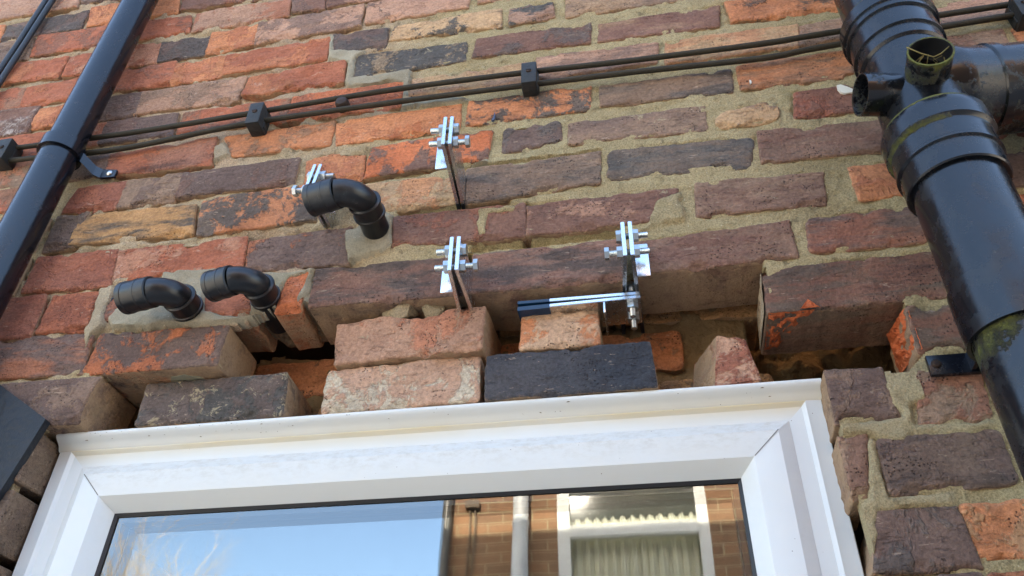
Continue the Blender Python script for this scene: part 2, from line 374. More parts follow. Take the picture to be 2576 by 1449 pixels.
# ------------------------------------------------------------------ bricks
PAL = dict(R=(168, 101, 73), r=(138, 84, 65), O=(188, 124, 84), o=(188, 108, 68), P=(108, 88, 79), G=(82, 79, 75), B=(184, 151, 113),
           W=(138, 113, 93), K=(58, 61, 68), C=(194, 180, 156), N=(174, 135, 110), M=(124, 91, 77), Y=(184, 140, 92), D=(98, 82, 70))
def brick_obj(quad, y0=0.0, depth=0.102, res=0.0036, seed=0, rc=0.0035, bw=0.0034, bev=0.0026, rough=1.0, chip=5, parent=None, cA='R', cB='P', mix=0.4,
              stripe=0.0, eff=0.0, smear=0.0, dark=0.2, top=None, yaw=None, bedres=0.85, hard=False, name='brick', wob=1.0):
    TL, TR, BR, BL = [np.array(q, float) for q in quad]
    cen = (TL+TR+BR+BL)/4; TL, TR, BR, BL = TL-cen, TR-cen, BR-cen, BL-cen
    L = (np.linalg.norm(TR-TL)+np.linalg.norm(BR-BL))/2; H = (np.linalg.norm(TL-BL)+np.linalg.norm(TR-BR))/2
    rc = min(rc, L*0.4, H*0.45)
    def grid(Ln):
        e = [0, 0.0014, 0.0034, 0.006]; n = max(4, int((Ln-0.012)/res))
        g = e + list(np.linspace(0.006, Ln-0.006, n+1)[1:-1]) + [Ln-0.006, Ln-0.0034, Ln-0.0014, Ln]
        return np.array(g)/Ln
    u, v = np.meshgrid(grid(L), grid(H)); nv_, nu_ = u.shape
    a = np.minimum(u, 1-u)*L; b = np.minimum(v, 1-v)*H
    d = np.minimum(a, b)
    p = np.clip((rc-a)/rc, 0, 1); q = np.clip((rc-b)/rc, 0, 1); m = np.maximum(p, q); hy = np.hypot(p, q)
    k = np.where((p > 0) & (q > 0), m/np.maximum(hy, 1e-9), 1.0)
    a2 = np.where((p > 0) & (q > 0), rc-p*k*rc, a); b2 = np.where((p > 0) & (q > 0), rc-q*k*rc, b)
    u2 = np.where(u < 0.5, a2/L, 1-a2/L); v2 = np.where(v < 0.5, b2/H, 1-b2/H)
    P = (1-v2)[..., None]*((1-u2)[..., None]*BL+u2[..., None]*BR) + v2[..., None]*((1-u2)[..., None]*TL+u2[..., None]*TR)
    X, Z = P[..., 0], P[..., 1]
    s = seed*7.13
    dx = wob*(0.0006*fbm(X*34+s, Z*42, seed+1, 3)+0.0009*vn(X*140+s, Z*140, seed+5)+0.0006*vn(X*290+s, Z*290, seed+7)); dz = wob*(0.0007*fbm(X*26-s, Z*38, seed+2, 3)+0.0010*vn(X*140-s, Z*140, seed+6)+0.0006*vn(X*290-s, Z*290, seed+8))
    rng = random.Random(seed)
    Y = np.where(d < bw, bev*(1-d/bw)**2, 0.0)
    Y = Y + rough*(0.0014*fbm(X*24+s, Z*28, seed+3, 4) + 0.0006*vn(X*120+s, Z*140, seed+4))
    Y = Y + rng.uniform(-.006, .006)*X*0.6 + rng.uniform(-.02, .02)*Z*0.5
    for c_ in range(chip):
        side = rng.random(); cxp = rng.uniform(-.5, .5)*L; czp = (-.5 if side < .65 else .5)*H*rng.uniform(.92, 1.05); rr = rng.uniform(.004, .013)
        g2 = np.clip(1.6-1.6*(np.abs((X-cxp)/(rr*1.9))**2+((Z-czp)/rr)**2+.35*fbm(X*160, Z*160, seed+c_, 2)), 0, 1); Y = Y+g2*rng.uniform(.002, .006)
    if top is not None:                           # uneven broken top edge: profile over u in metres
        prof = np.interp(u, [t_[0] for t_ in top], [t_[1] for t_ in top]) + 0.0012*fbm(u*L*90, u*0+seed, seed+9, 3)
        Z = Z + prof*np.clip((v-0.35)/0.65, 0, 1)
    X = X+dx; Z = Z+dz
    front = np.stack([X, Y, Z], -1).reshape(-1, 3); idx = np.arange(nu_*nv_).reshape(nv_, nu_)
    faces = []
    q_ = np.stack([idx[:-1, :-1], idx[:-1, 1:], idx[1:, 1:], idx[1:, :-1]], -1).reshape(-1, 4); faces += q_.tolist(); fm = [0]*len(q_)
    loop = np.concatenate([idx[0, :], idx[1:, -1], idx[-1, -2::-1], idx[-2:0:-1, 0]])
    verts = [front]; prev = loop; n = len(loop); base = len(front); lp = front[loop]
    for yy in (0.008, 0.03, 0.062, depth):
        ring = lp.copy(); ring[:, 1] = yy+0.001*vn(ring[:, 0]*90, ring[:, 2]*90, seed+11)
        nx = vn(ring[:, 0]*45+yy*70, ring[:, 2]*45+yy*60, seed+13); nz = vn(ring[:, 0]*45-yy*70, ring[:, 2]*45+9-yy*60, seed+14)
        ring[:, 0] += 0.0011*nx*rough; ring[:, 2] += 0.0013*nz*rough
        verts.append(ring); cur = np.arange(base, base+n); base += n
        nx_ = np.roll(np.arange(n), -1)
        faces += np.stack([prev[nx_], prev, cur, cur[nx_]], -1).tolist(); fm += [1]*n; prev = cur
    faces.append(prev[::-1].tolist()); fm.append(1)
    V = np.concatenate(verts)
    loc = (cen[0], y0, cen[1])
    o = mesh_obj(name, V, faces, [M_BRICK, M_BED], parent, True, loc, fm, sharp=50)
    if yaw: o.rotation_euler = yaw
    ca = PAL[cA]; cb = PAL[cB]; kb = .84 if hard else .60; cb = tuple(kb*b_+(1-kb)*a_ for a_, b_ in zip(ca, cb)); j = [rng.uniform(.9, 1.1) for _ in range(2)]
    o['ca'] = [float(x) for x in lin(*ca, j[0])[:3]]; o['cb'] = [float(x) for x in lin(*cb, j[1])[:3]]
    o['mixv'] = [float(mix), float(stripe), float(eff)]; o['mixw'] = [float(smear), float(dark), float(bedres)]
    o['seed'] = [seed*1.37, seed*2.11, seed*0.73]
    return o

# (course, tile i, j, TL, TR, BR, BL, colour, second colour, share of second, options)
BR_ = [
 (0,0,0,(-200,20),(610,-110),(580,45),(-200,170),'N','R',.4,{}),
 (0,0,0,(640,-120),(1320,-240),(1310,-95),(620,18),'P','R',.3,{}),
 (1,0,0,(-700,300),(30,190),(-8,298),(-700,420),'O','R',.4,{}),
 (1,0,0,(60,190),(670,75),(600,205),(0,305),'P','G',.5,dict(stripe=0)),
 (1,0,0,(690,55),(1345,-45),(1330,85),(660,190),'O','R',.3,{}),
 (1,0,0,(1385,-45),(2020,-150),(2000,-30),(1368,65),'M','R',.4,{}),
 (2,0,0,(-400,390),(250,290),(200,440),(-400,520),'W','P',.5,{}),
 (2,0,0,(290,270),(1010,165),(980,300),(230,415),'R','M',.5,{}),
 (2,0,0,(1040,160),(1430,115),(1420,232),(1010,300),'R','M',.35,{}),
 (2,0,0,(1490,95),(2180,-10),(2170,110),(1450,235),'N','R',.5,dict(eff=.2)),
 (2,0,0,(2210,-30),(2450,-70),(2440,55),(2210,80),'M','P',.4,{}),
 (2,0,0,(2480,-90),(3160,-190),(3150,-70),(2475,45),'M','N',.4,{}),
 (3,0,0,(-150,510),(510,430),(430,575),(-150,650),'R','O',.4,dict(rough=1.6)),
 (3,0,0,(530,425),(1210,318),(1170,465),(475,570),'R','N',.4,dict(eff=.3,rough=1.5)),
 (3,0,0,(1225,320),(1580,268),(1530,410),(1185,460),'P','G',.55,{}),
 (3,0,0,(1605,245),(1945,178),(1905,330),(1550,408),'O','R',.35,dict(rough=1.5)),
 (3,0,0,(1960,168),(2735,33),(2712,190),(1920,325),'N','P',.5,dict(rough=1.2)),
 (3,1,0,(205,20),(985,-110),(945,50),(185,168),'N','P',.35,dict(eff=.15)),
 (3,1,0,(1030,-120),(1800,-240),(1780,-90),(1030,18),'N','B',.35,{}),
 (4,0,0,(-300,720),(190,650),(140,800),(-300,880),'R','W',.5,{}),
 (4,0,0,(200,660),(590,588),(510,735),(150,800),'R','O',.3,{}),
 (4,0,0,(610,580),(1320,465),(1275,620),(560,730),'R','M',.4,{}),
 (4,0,0,(1332,470),(1690,420),(1668,570),(1285,630),'O','R',.45,dict(rough=1.5)),
 (4,0,0,(1705,420),(2490,285),(2460,440),(1690,560),'R','O',.45,dict(rough=1.6,chip=4)),
 (4,1,0,(-55,262),(345,210),(325,350),(-60,388),'P','G',.5,{}),
 (4,1,0,(410,205),(1200,62),(1195,190),(365,300),'B','G',.30,dict(dark=.5,hard=True)),
 (4,1,0,(1275,60),(1590,8),(1608,120),(1265,185),'G','N',.45,dict(rc=.008,hard=True)),
 (4,1,0,(1700,-10),(2640,-150),(2640,-15),(1695,120),'W','B',.5,dict(stripe=1)),
 (5,0,0,(-250,865),(285,805),(195,995),(-250,1060),'M','P',.5,dict(eff=.9)),
 (5,0,0,(300,825),(640,760),(570,910),(225,962),'O','R',.4,{}),
 (5,0,0,(660,760),(1065,690),(1010,862),(620,915),'P','M',.4,{}),
 (5,0,0,(1080,690),(1850,580),(1780,750),(1010,848),'N','W',.5,dict(eff=.55)),
 (5,0,0,(1880,580),(2605,460),(2580,612),(1830,718),'R','O',.4,dict(eff=.5,rough=1.8,chip=5)),
 (5,1,0,(130,415),(935,320),(930,450),(105,575),'G','B',.35,dict(smear=.35)),
 (5,1,0,(1020,290),(1880,165),(1870,320),(990,430),'M','G',.40,dict(stripe=0,smear=.25)),
 (5,1,0,(1945,178),(2850,38),(2840,192),(1940,308),'M','B',.35,dict(stripe=1,chip=4)),
 (5,2,0,(320,18),(1200,-112),(1215,65),(380,155),'O','G',.35,{}),
 (6,0,0,(-250,1075),(420,985),(370,1140),(-250,1240),'R','M',.4,{}),
 (6,0,0,(450,980),(790,922),(720,1085),(400,1135),'R','M',.4,{}),
 (6,0,0,(805,910),(1330,850),(1280,1020),(730,1080),'P','M',.45,{}),
 (6,0,0,(1390,850),(2180,742),(2145,900),(1335,1000),'R','W',.5,dict(eff=.35)),
 (6,0,0,(2220,730),(3051,615),(3016,800),(2170,900),'R','o',.45,{}),
 (6,1,0,(545,600),(1400,472),(1390,640),(510,730),'B','N',.5,dict(smear=.25)),
 (6,1,0,(1475,430),(2390,320),(2370,470),(1480,588),'N','P',.5,dict(stripe=1)),
 (6,2,0,(-125,310),(870,182),(870,350),(-130,478),'B','O',.5,dict(stripe=1)),
 (6,2,0,(890,190),(1790,45),(1790,210),(890,335),'N','W',.5,{}),
 (7,0,0,(-250,1280),(300,1200),(200,1392),(-250,1450),'W','R',.5,{}),
 (7,0,0,(430,1212),(810,1165),(788,1310),(340,1370),'P','W',.4,{}),
 (7,0,0,(840,1170),(1630,1040),(1585,1235),(800,1310),'R','M',.5,dict(eff=.35,dark=.6,chip=4)),
 (7,0,0,(1695,1040),(2520,910),(2480,1080),(1760,1170),'O','W',.4,dict(dark=.35)),
 (7,1,0,(-30,920),(895,788),(880,960),(-30,1085),'O','o',.35,{}),
 (7,1,0,(965,770),(1880,642),(1870,825),(945,940),'O','G',.42,dict(hard=True,smear=.3,dark=.5)),
 (7,1,0,(1950,650),(2940,512),(2950,685),(1960,790),'W','G',.5,dict(stripe=1,dark=.5)),
 (7,2,0,(410,500),(1260,372),(1290,570),(440,662),'O','W',.45,dict(stripe=1,dark=.45)),
 (8,0,0,(-250,1480),(150,1420),(60,1590),(-250,1640),'R','W',.5,{}),
 (8,0,0,(590,1430),(950,1362),(860,1565),(470,1590),'r','R',.4,{}),
 (8,0,0,(965,1368),(1390,1300),(1300,1500),(885,1558),'W','P',.5,dict(eff=.1)),
 (8,0,0,(1390,1310),(2250,1192),(2205,1375),(1330,1478),'P','M',.4,dict(dark=.1,chip=4)),
 (8,0,0,(2320,1198),(2740,1128),(2730,1338),(2300,1400),'O','R',.45,{}),
 (8,1,0,(240,1110),(1130,988),(1090,1190),(180,1330),'o','P',.45,dict(dark=.3,hard=True)),
 (8,1,0,(1230,970),(1645,908),(1660,1060),(1215,1155),'P','G',.4,dict(rc=.010)),
 (8,1,0,(1720,930),(2740,792),(2755,970),(1715,1080),'W','P',.5,dict(stripe=1,smear=.4)),
 (8,2,0,(265,860),(700,752),(745,900),(245,962),'B','P',.5,dict(rc=.030)),
 (8,2,0,(850,690),(1480,602),(1500,820),(845,878),'r','M',.4,{}),
 (9,0,1,(440,190),(655,152),(535,400),(320,440),'D','P',.4,{}),
 (9,0,1,(620,180),(1460,92),(1440,300),(520,388),'Y','G',.35,dict(stripe=1,hard=True)),
 (9,0,1,(1530,62),(2285,-48),(2370,200),(1490,318),'O','G',.48,dict(hard=True,eff=.3,dark=.1,chip=4)),
 (9,1,1,(130,-50),(850,-122),(875,75),(210,150),'B','O',.5,dict(rough=1.4)),
 (9,1,0,(950,1282),(1950,1142),(1948,1375),(925,1530),'W','G',.5,dict(smear=.35,stripe=1,chip=3)),
 (9,1,0,(2020,1132),(3110,1032),(3085,1260),(2010,1340),'G','W',.5,dict(stripe=1,rc=.012,smear=.2,chip=5)),
 (9,2,0,(570,992),(1500,902),(1510,1130),(600,1228),'M','W',.5,dict(stripe=1)),
 (10,0,1,(290,490),(870,430),(820,700),(160,750),'r','R',.5,{}),
 (10,0,1,(890,440),(1850,337),(1820,550),(840,660),'R','N',.5,dict(eff=.55,rough=1.4)),
 (10,0,1,(1890,372),(2640,252),(2612,530),(1855,582),'P','o',.32,dict(dark=.3)),
 (10,1,1,(400,190),(1375,82),(1385,325),(390,405),'M','r',.4,dict(dark=.1,rough=.7,smear=.1)),
 (10,1,1,(1410,95),(2540,-30),(2520,190),(1400,320),'M','N',.45,dict(smear=.35)),
 (10,2,1,(100,-70),(1060,-150),(1080,80),(110,180),'W','M',.5,dict(stripe=1,smear=.3)),
 (10,2,1,(1255,-190),(1740,-245),(1760,15),(1340,50),'O','R',.4,dict(rough=.8)),
 (11,0,1,(-300,840),(340,785),(215,1088),(-300,1130),'r','R',.4,{}),
 (11,0,1,(405,790),(735,745),(635,1028),(272,1055),'R','r',.45,{}),
 (11,0,1,(790,732),(1110,690),(1020,935),(705,962),'P','R',.5,{}),
 (11,0,1,(1560,735),(1900,720),(1870,918),(1550,915),'R','o',.4,dict(rc=.010)),
 (11,0,1,(2185,640),(2325,604),(2245,882),(2080,902),'o','R',.4,{}),
 (11,1,1,(-186,585),(905,482),(915,762),(-240,850),'M','G',.45,dict(stripe=1,dark=.5,res=.0035,dz=1)),
 (11,1,1,(1000,478),(2095,355),(2125,650),(968,760),'M','G',.42,dict(stripe=1,dark=.35,res=.0035)),
 (11,1,1,(2215,388),(3370,212),(3445,480),(2215,612),'M','W',.5,dict(stripe=1,smear=.3,res=.0035)),
 (11,2,1,(940,205),(1760,92),(1850,365),(960,450),'P','R',.45,dict(stripe=1,smear=.35,rc=.012)),
 (12,0,1,(-150,1110),(680,1072),(610,1350),(-150,1400),'P','o',.45,dict(stripe=1)),
 (12,0,1,(765,1080),(1712,1012),(1622,1290),(622,1368),'P','o',.52,dict(res=.0035,dark=.25,hard=True)),
 (12,2,1,(612,590),(1880,448),(1990,780),(642,900),'D','r',.5,dict(stripe=1,dark=.5,res=.0035,bedres=.25)),
 (13,0,1,(-300,1480),(735,1402),(565,1715),(-300,1790),'P','W',.45,dict(chip=4,dark=.4)),
 (13,2,1,(1690,872),(2020,850),(2130,1188),(1795,1202),'D','r',.5,dict(stripe=1)),
 (14,2,2,(1085,-105),(1495,-115),(1635,240),(1165,290),'P','W',.5,{}),
 (14,2,2,(1765,-100),(2230,-130),(2335,268),(1795,300),'W','r',.5,{}),
 (15,2,2,(1180,392),(1395,372),(1385,830),(1295,850),'W','M',.5,dict(eff=.3)),
 (15,2,2,(1472,420),(2375,345),(2535,742),(1575,838),'P','D',.5,dict(dark=.5,rc=.010)),
 (16,2,2,(1482,962),(2062,920),(2262,1390),(1452,1410),'P','G',.4,dict(rough=.6)),
 (16,2,2,(2110,920),(2760,850),(2900,1300),(2300,1395),'O','B',.45,dict(rough=2.2,eff=.3)),
 (17,2,2,(1400,1480),(2250,1440),(2400,1880),(1460,1920),'P','r',.5,{}),
 (17,2,2,(2330,1435),(2900,1400),(3000,1830),(2480,1870),'r','O',.5,{}),
]
wall = thing('brick_wall', 'old red and purple brick house wall opened up above the white window', 'wall', (0, 0, 0))
OUT = []          # outlines (world x, z) of the bricks, for the mortar
rngb = random.Random(5)
courses = {}
for k, (cno, i, j, TL, TR, BR, BL, ca, cb, mx, op) in enumerate(BR_):
    quad = [W(i, j, *p) for p in (TL, TR, BR, BL)]
    e_ = .0040 if quad[0][0] < -.42 else .0026; quad = [(quad[n_][0]+e_*(-1, 1, 1, -1)[n_], quad[n_][1]+e_*(1, 1, -1, -1)[n_]) for n_ in range(4)]
    op = dict(op); op.pop('dz', None)
    brick_obj(quad, rngb.uniform(-.0012, .0012), seed=k+1, parent=wall, cA=ca, cB=cb, mix=mx, **op)
    OUT.append(quad); courses.setdefault(cno, []).append(quad)
# the courses run on past the edges of the photograph
XL, XR = -1.72, 0.98
kinds = ['R', 'M', 'W', 'P', 'O', 'N', 'r']
def run_on(cno, x, d, zt, zb, lim, **kw):
    kd = ['D', 'P'] if 'bedres' in kw else kinds  # dark kinds for the left reveal, carrying its shade
    n = 0
    while (x < lim if d > 0 else x > lim) and n < 12:
        Lb = rngb.choice([.228, .226, .108, .230]); x0, x1 = (x, x+Lb) if d > 0 else (x-Lb, x)
        quad = [(x0, zt), (x1, zt), (x1, zb), (x0, zb)]; n += 1
        brick_obj(quad, rngb.uniform(-.0012, .0012), res=.007, seed=300+len(OUT), parent=wall, cA=rngb.choice(kd), cB=rngb.choice(kd), mix=rngb.uniform(.2, .55), stripe=float(rngb.random() < .5), smear=rngb.choice([0, .3]), **kw)
        OUT.append(quad); x = x+d*(Lb+.012)
zt_of, zb_of = {}, {}
for cno, qs in courses.items():
    qs.sort(key=lambda q: q[0][0])
    zt_of[cno] = (qs[0][0][1], qs[-1][1][1]); zb_of[cno] = (qs[0][3][1], qs[-1][2][1])
for cno, qs in sorted(courses.items()):
    if cno in (14, 15, 16, 17):
        run_on(cno, max(qs[-1][1][0], qs[-1][2][0])+.012, 1, zt_of[cno][1], zb_of[cno][1], .86); continue
    run_on(cno, max(qs[-1][1][0], qs[-1][2][0])+.012, 1, zt_of[cno][1], zb_of[cno][1], .86)
    lim = -1.62 if cno < 9 else -1.25
    if cno != 9: run_on(cno, min(qs[0][0][0], qs[0][3][0])-.012, -1, zt_of[cno][0], zb_of[cno][0], lim)
    else: run_on(cno, qs[0][3][0]-.012, -1, zt_of[cno][0], zb_of[cno][0], lim)
for cno in (14, 15, 16, 17):
    run_on(cno, -.872+rngb.uniform(-.004, .002), -1, zt_of[cno][0]-.004, zb_of[cno][0]-.004, -1.2, bedres=.15, dark=.5)  # darker colours and bloom put the reveal's shade into these bricks
# ------------------------------------------------------------------ mortar
WX0, WX1, WZT = -0.868, 0.2245, 2.172           # window opening
hole = [W(0,1,1640,1300), W(0,1,1714,1004), W(0,1,1880,965), W(0,1,2000,905), W(0,1,2060,885), W(0,1,2330,830), W(1,1,300,790), W(1,1,900,735), W(1,1,1000,735), W(1,1,2120,630), W(1,1,2230,590),
        W(2,1,580,490), W(2,1,640,620), W(2,1,660,880), W(2,1,1600,785), W(2,1,1760,900), W(2,1,1830,1190), W(2,1,1680,1360), (WX1+.004, 2.165), (WX1+.004, 1.0), (-.884, 1.0), (-.884, 2.16), W(0,1,590,1650), W(0,1,690,1425), W(0,1,760,1385), W(0,1,900,1330), W(0,1,1500,1280)]
def inside(poly, X, Z):
    r = np.zeros(X.shape, bool); n = len(poly)
    for a in range(n):
        x0, z0 = poly[a]; x1, z1 = poly[(a+1) % n]
        if z0 == z1: continue
        c_ = ((z0 > Z) != (z1 > Z)) & (X < (x1-x0)*(Z-z0)/(z1-z0)+x0); r ^= c_
    return r
def segdist(line, X, Z):
    d = np.full(X.shape, 9.0)
    for (x0, z0), (x1, z1) in zip(line[:-1], line[1:]):
        L2 = (x1-x0)**2+(z1-z0)**2; t = np.clip(((X-x0)*(x1-x0)+(Z-z0)*(z1-z0))/L2, 0, 1)
        d = np.minimum(d, np.hypot(X-x0-t*(x1-x0), Z-z0-t*(z1-z0)))
    return d
PATCH = [  # (polygon, cement share, proud)
 ([W(1,0,*p) for p in ((-88,250),(-42,268),(-62,380),(100,372),(190,372),(120,430),(98,570),(300,560),(520,528),(535,610),(505,725),(960,735),(900,780),(620,805),(440,815),(462,640),(350,620),(60,662),(10,620),(38,470),(-110,455))], 1.0, .0035),
 ([W(0,1,*p) for p in ((1235,600),(1600,585),(1990,600),(2200,585),(2400,565),(2385,610),(2190,645),(2100,760),(2085,900),(2010,905),(1880,915),(1880,745),(1560,740),(1540,900),(1700,925),(1880,930),(1990,905),(1960,960),(1700,990),(1400,1005),(815,1040),(800,965),(900,870),(1180,700))], .95, .0045),
 ([W(1,1,*p) for p in ((20,290),(100,280),(300,130),(400,165),(385,380),(300,460),(20,545))], .9, .004),
 ([W(0,1,*p) for p in ((2325,606),(2400,572),(2325,865),(2250,905),(2238,800))], .95, .004),
 ([W(0,0,*p) for p in ((1610,1110),(1720,1060),(1755,1165),(1600,1240))], .7, .003),
 ([W(2,2,*p) for p in ((1500,-150),(1640,-130),(1785,-175),(1842,120),(1712,165),(1765,290),(2330,270),(2370,340),(1760,370),(1700,440),(1600,450),(1480,410),(1395,365),(1180,385),(1165,300),(1640,235),(1560,160))], .25, .0025),
 ([W(2,2,*p) for p in ((1395,370),(1475,415),(1560,840),(2040,810),(2060,920),(1480,955),(1440,1380),(1300,960),(1390,850))], .2, .002),
 ([W(0,1,*p) for p in ((630,1040),(760,720),(880,690),(780,1000),(700,1080),(610,1290))], .5, .002),
 ([W(1,1,*p) for p in ((900,1265-1449),(1110,1190-1449),(1105,1235-1449),(910,1260-1449))], .9, .003),
 ([W(1,1,*p) for p in ((2380,60),(2560,-20),(2600,200),(2340,260),(2250,330),(2080,330),(2300,250))], .15, .003),
 ([W(1,1,*p) for p in ((1020,130),(1090,118),(1330,95),(1320,150),(1110,175),(1085,345),(1010,350))], .05, .0022),
]
CRACK = [  # (line, half width, depth)
 ([W(1,0,*p) for p in ((920,1255),(1100,1235),(1500,1185),(1945,1130))], .0022, .010),
 ([W(1,1,*p) for p in ((440,150),(700,140),(870,112),(1000,85),(1240,60))], .006, .012),
 ([W(1,1,*p) for p in ((1000,400),(1390,372),(1800,320),(2090,285))], .0085, .017),
 ([W(1,1,*p) for p in ((1388,90),(1392,220),(1400,400))], .004, .02),
 ([W(1,1,*p) for p in ((960,480),(965,760))], .006, .05),
 ([W(0,1,*p) for p in ((2375,600),(2330,740),(2260,860))], .0022, .010),
 ([W(0,0,*p) for p in ((850,1330),(1100,1300),(1580,1245))], .004, .008),
 ([W(0,0,*p) for p in ((1640,610),(1350,635),(1100,660))], .003, .006),
 ([W(0,0,*p) for p in ((1840,1180),(1850,600),(1800,760))], .001, .001),
 ([W(1,0,*p) for p in ((180,1340),(450,1310),(640,1270),(830,1230))], .005, .008),
 ([W(0,1,*p) for p in ((540,400),(520,430),(330,450))], .004, .006),
 ([W(0,1,*p) for p in ((1480,200),(1500,300))], .003, .008),
 ([W(2,1,*p) for p in ((600,520),(590,610))], .004, .004),
 ([W(1,0,*p) for p in ((2240,1340),(2000,1370))], .001, .001),
]
def make_mortar():
    st = 0.0032
    xs = np.arange(XL, XR+st/2, st); zs = np.arange(1.72, 3.56, st)
    X, Z = np.meshgrid(xs, zs)
    left = np.clip((-0.30-0.9*(Z-2.75)*0.0-X)/0.25, 0, 1)                      # old eroded pointing on the left, fresh sandy pointing right
    base = 0.0036*(1-left)+0.0060*left
    Yv = base + (0.0011+0.0018*left)*fbm(X*28, Z*34, 71, 4) + (0.0009+0.0005*left)*vn(X*120, Z*120, 72) + 0.0007*vn(X*230, Z*230, 73)
    Yv += (0.0018+left*0.0035)*np.clip(fbm(X*13, Z*34, 75, 3)-0.15, 0, 1)*2
    Yv -= 0.0013*np.clip(fbm(X*9, Z*11, 76, 2)-0.35, 0, 1)*2                     # smears that ride up over the brick edges
    cem = np.zeros_like(X); warm = left*np.clip(0.75+0.5*fbm(X*5, Z*5, 77, 2), 0, 1)
    keep = np.ones(X.shape, bool)
    for q in OUT:
        xs_ = [p[0] for p in q]; zs_ = [p[1] for p in q]
        i0, i1 = np.searchsorted(xs, [min(xs_), max(xs_)]); j0, j1 = np.searchsorted(zs, [min(zs_), max(zs_)])
        if i1 <= i0 or j1 <= j0: continue
        c0 = np.mean(q, 0); L = np.linalg.norm(np.subtract(q[1], q[0])); H = np.linalg.norm(np.subtract(q[0], q[3]))
        if L < .03 or H < .03: continue
        sc = np.array([1-2*.011/L, 1-2*.011/H]); qq = [tuple(c0+(np.array(p)-c0)*sc) for p in q]
        keep[j0:j1, i0:i1] &= ~inside(qq, X[j0:j1, i0:i1], Z[j0:j1, i0:i1])
        i0, i1, j0, j1 = max(i0-3, 0), i1+3, max(j0-3, 0), j1+3; a, b = X[j0:j1, i0:i1], Z[j0:j1, i0:i1]
        dd = segdist(list(q)+[q[0]], a, b)                                     # hairline gaps where the pointing has shrunk from the brick
        Yv[j0:j1, i0:i1] += 0.0045*np.clip(1-dd/.0042, 0, 1)*np.clip(2.2*fbm(a*15, b*15, 79, 3)-0.1, 0, 1)
    for poly, cm, pr in PATCH:
        xs_ = [p[0] for p in poly]; zs_ = [p[1] for p in poly]
        i0, i1 = np.searchsorted(xs, [min(xs_)-.02, max(xs_)+.02]); j0, j1 = np.searchsorted(zs, [min(zs_)-.02, max(zs_)+.02])
        a, b = X[j0:j1, i0:i1], Z[j0:j1, i0:i1]
        wx = a+0.003*fbm(a*40, b*40, 81, 3); wz = b+0.003*fbm(a*40, b*40, 82, 3)
        ins = inside(poly, wx, wz)
        dist = segdist(list(poly)+[poly[0]], wx, wz)
        w = np.where(ins, np.clip(dist/.004, 0, 1), 0)
        tgt = -pr+0.0022*fbm(a*26, b*26, 83, 3)+0.0006*vn(a*110, b*110, 84)
        Yv[j0:j1, i0:i1] = Yv[j0:j1, i0:i1]*(1-w)+tgt*w
        cem[j0:j1, i0:i1] = np.maximum(cem[j0:j1, i0:i1], cm*np.where(ins, 1, 0)); keep[j0:j1, i0:i1] |= ins
    for line, hw, dp in CRACK:
        xs_ = [p[0] for p in line]; zs_ = [p[1] for p in line]
        i0, i1 = np.searchsorted(xs, [min(xs_)-.03, max(xs_)+.03]); j0, j1 = np.searchsorted(zs, [min(zs_)-.03, max(zs_)+.03])
        a, b = X[j0:j1, i0:i1], Z[j0:j1, i0:i1]
        d = segdist(line, a+0.002*fbm(a*60, b*60, 91, 3), b+0.002*fbm(a*60, b*60, 92, 3))
        Yv[j0:j1, i0:i1] += dp*np.clip(1.6*(1-d/(hw+.003)), 0, 1)
    inh = inside(hole, X, Z); keep &= ~inh
    idx = np.arange(X.size).reshape(X.shape)
    fk = keep[:-1, :-1] & keep[:-1, 1:] & keep[1:, 1:] & keep[1:, :-1]
    F = np.stack([idx[:-1, :-1], idx[:-1, 1:], idx[1:, 1:], idx[1:, :-1]], -1)[fk]
    V = np.stack([X.ravel(), Yv.ravel(), Z.ravel()], -1)
    # give the mortar its depth: boundary edges run back into the wall
    E = np.concatenate([F[:, [0, 1]], F[:, [1, 2]], F[:, [2, 3]], F[:, [3, 0]]]); key = np.sort(E, 1); kk = key[:, 0].astype(np.int64)*X.size+key[:, 1]
    _, inv, cnt = np.unique(kk, return_inverse=True, return_counts=True); BE = E[cnt[inv] == 1]
    used = np.unique(BE); mp = {int(a): X.size+n for n, a in enumerate(used)}
    back = V[used].copy(); back[:, 1] = 0.022
    BF = np.array([[b_, a_, mp[int(a_)], mp[int(b_)]] for a_, b_ in BE])
    V = np.concatenate([V, back]); F = np.concatenate([F, BF])
    cem = np.concatenate([cem.ravel(), cem.ravel()[used]]); warm = np.concatenate([warm.ravel(), warm.ravel()[used]])
    us = np.unique(F); rm = np.full(len(V), -1); rm[us] = np.arange(len(us))
    return mesh_obj('mortar', V[us], rm[F].tolist(), M_MORTAR, wall, True, attrs=dict(cement=cem[us], warm=warm[us]), sharp=60)
make_mortar()

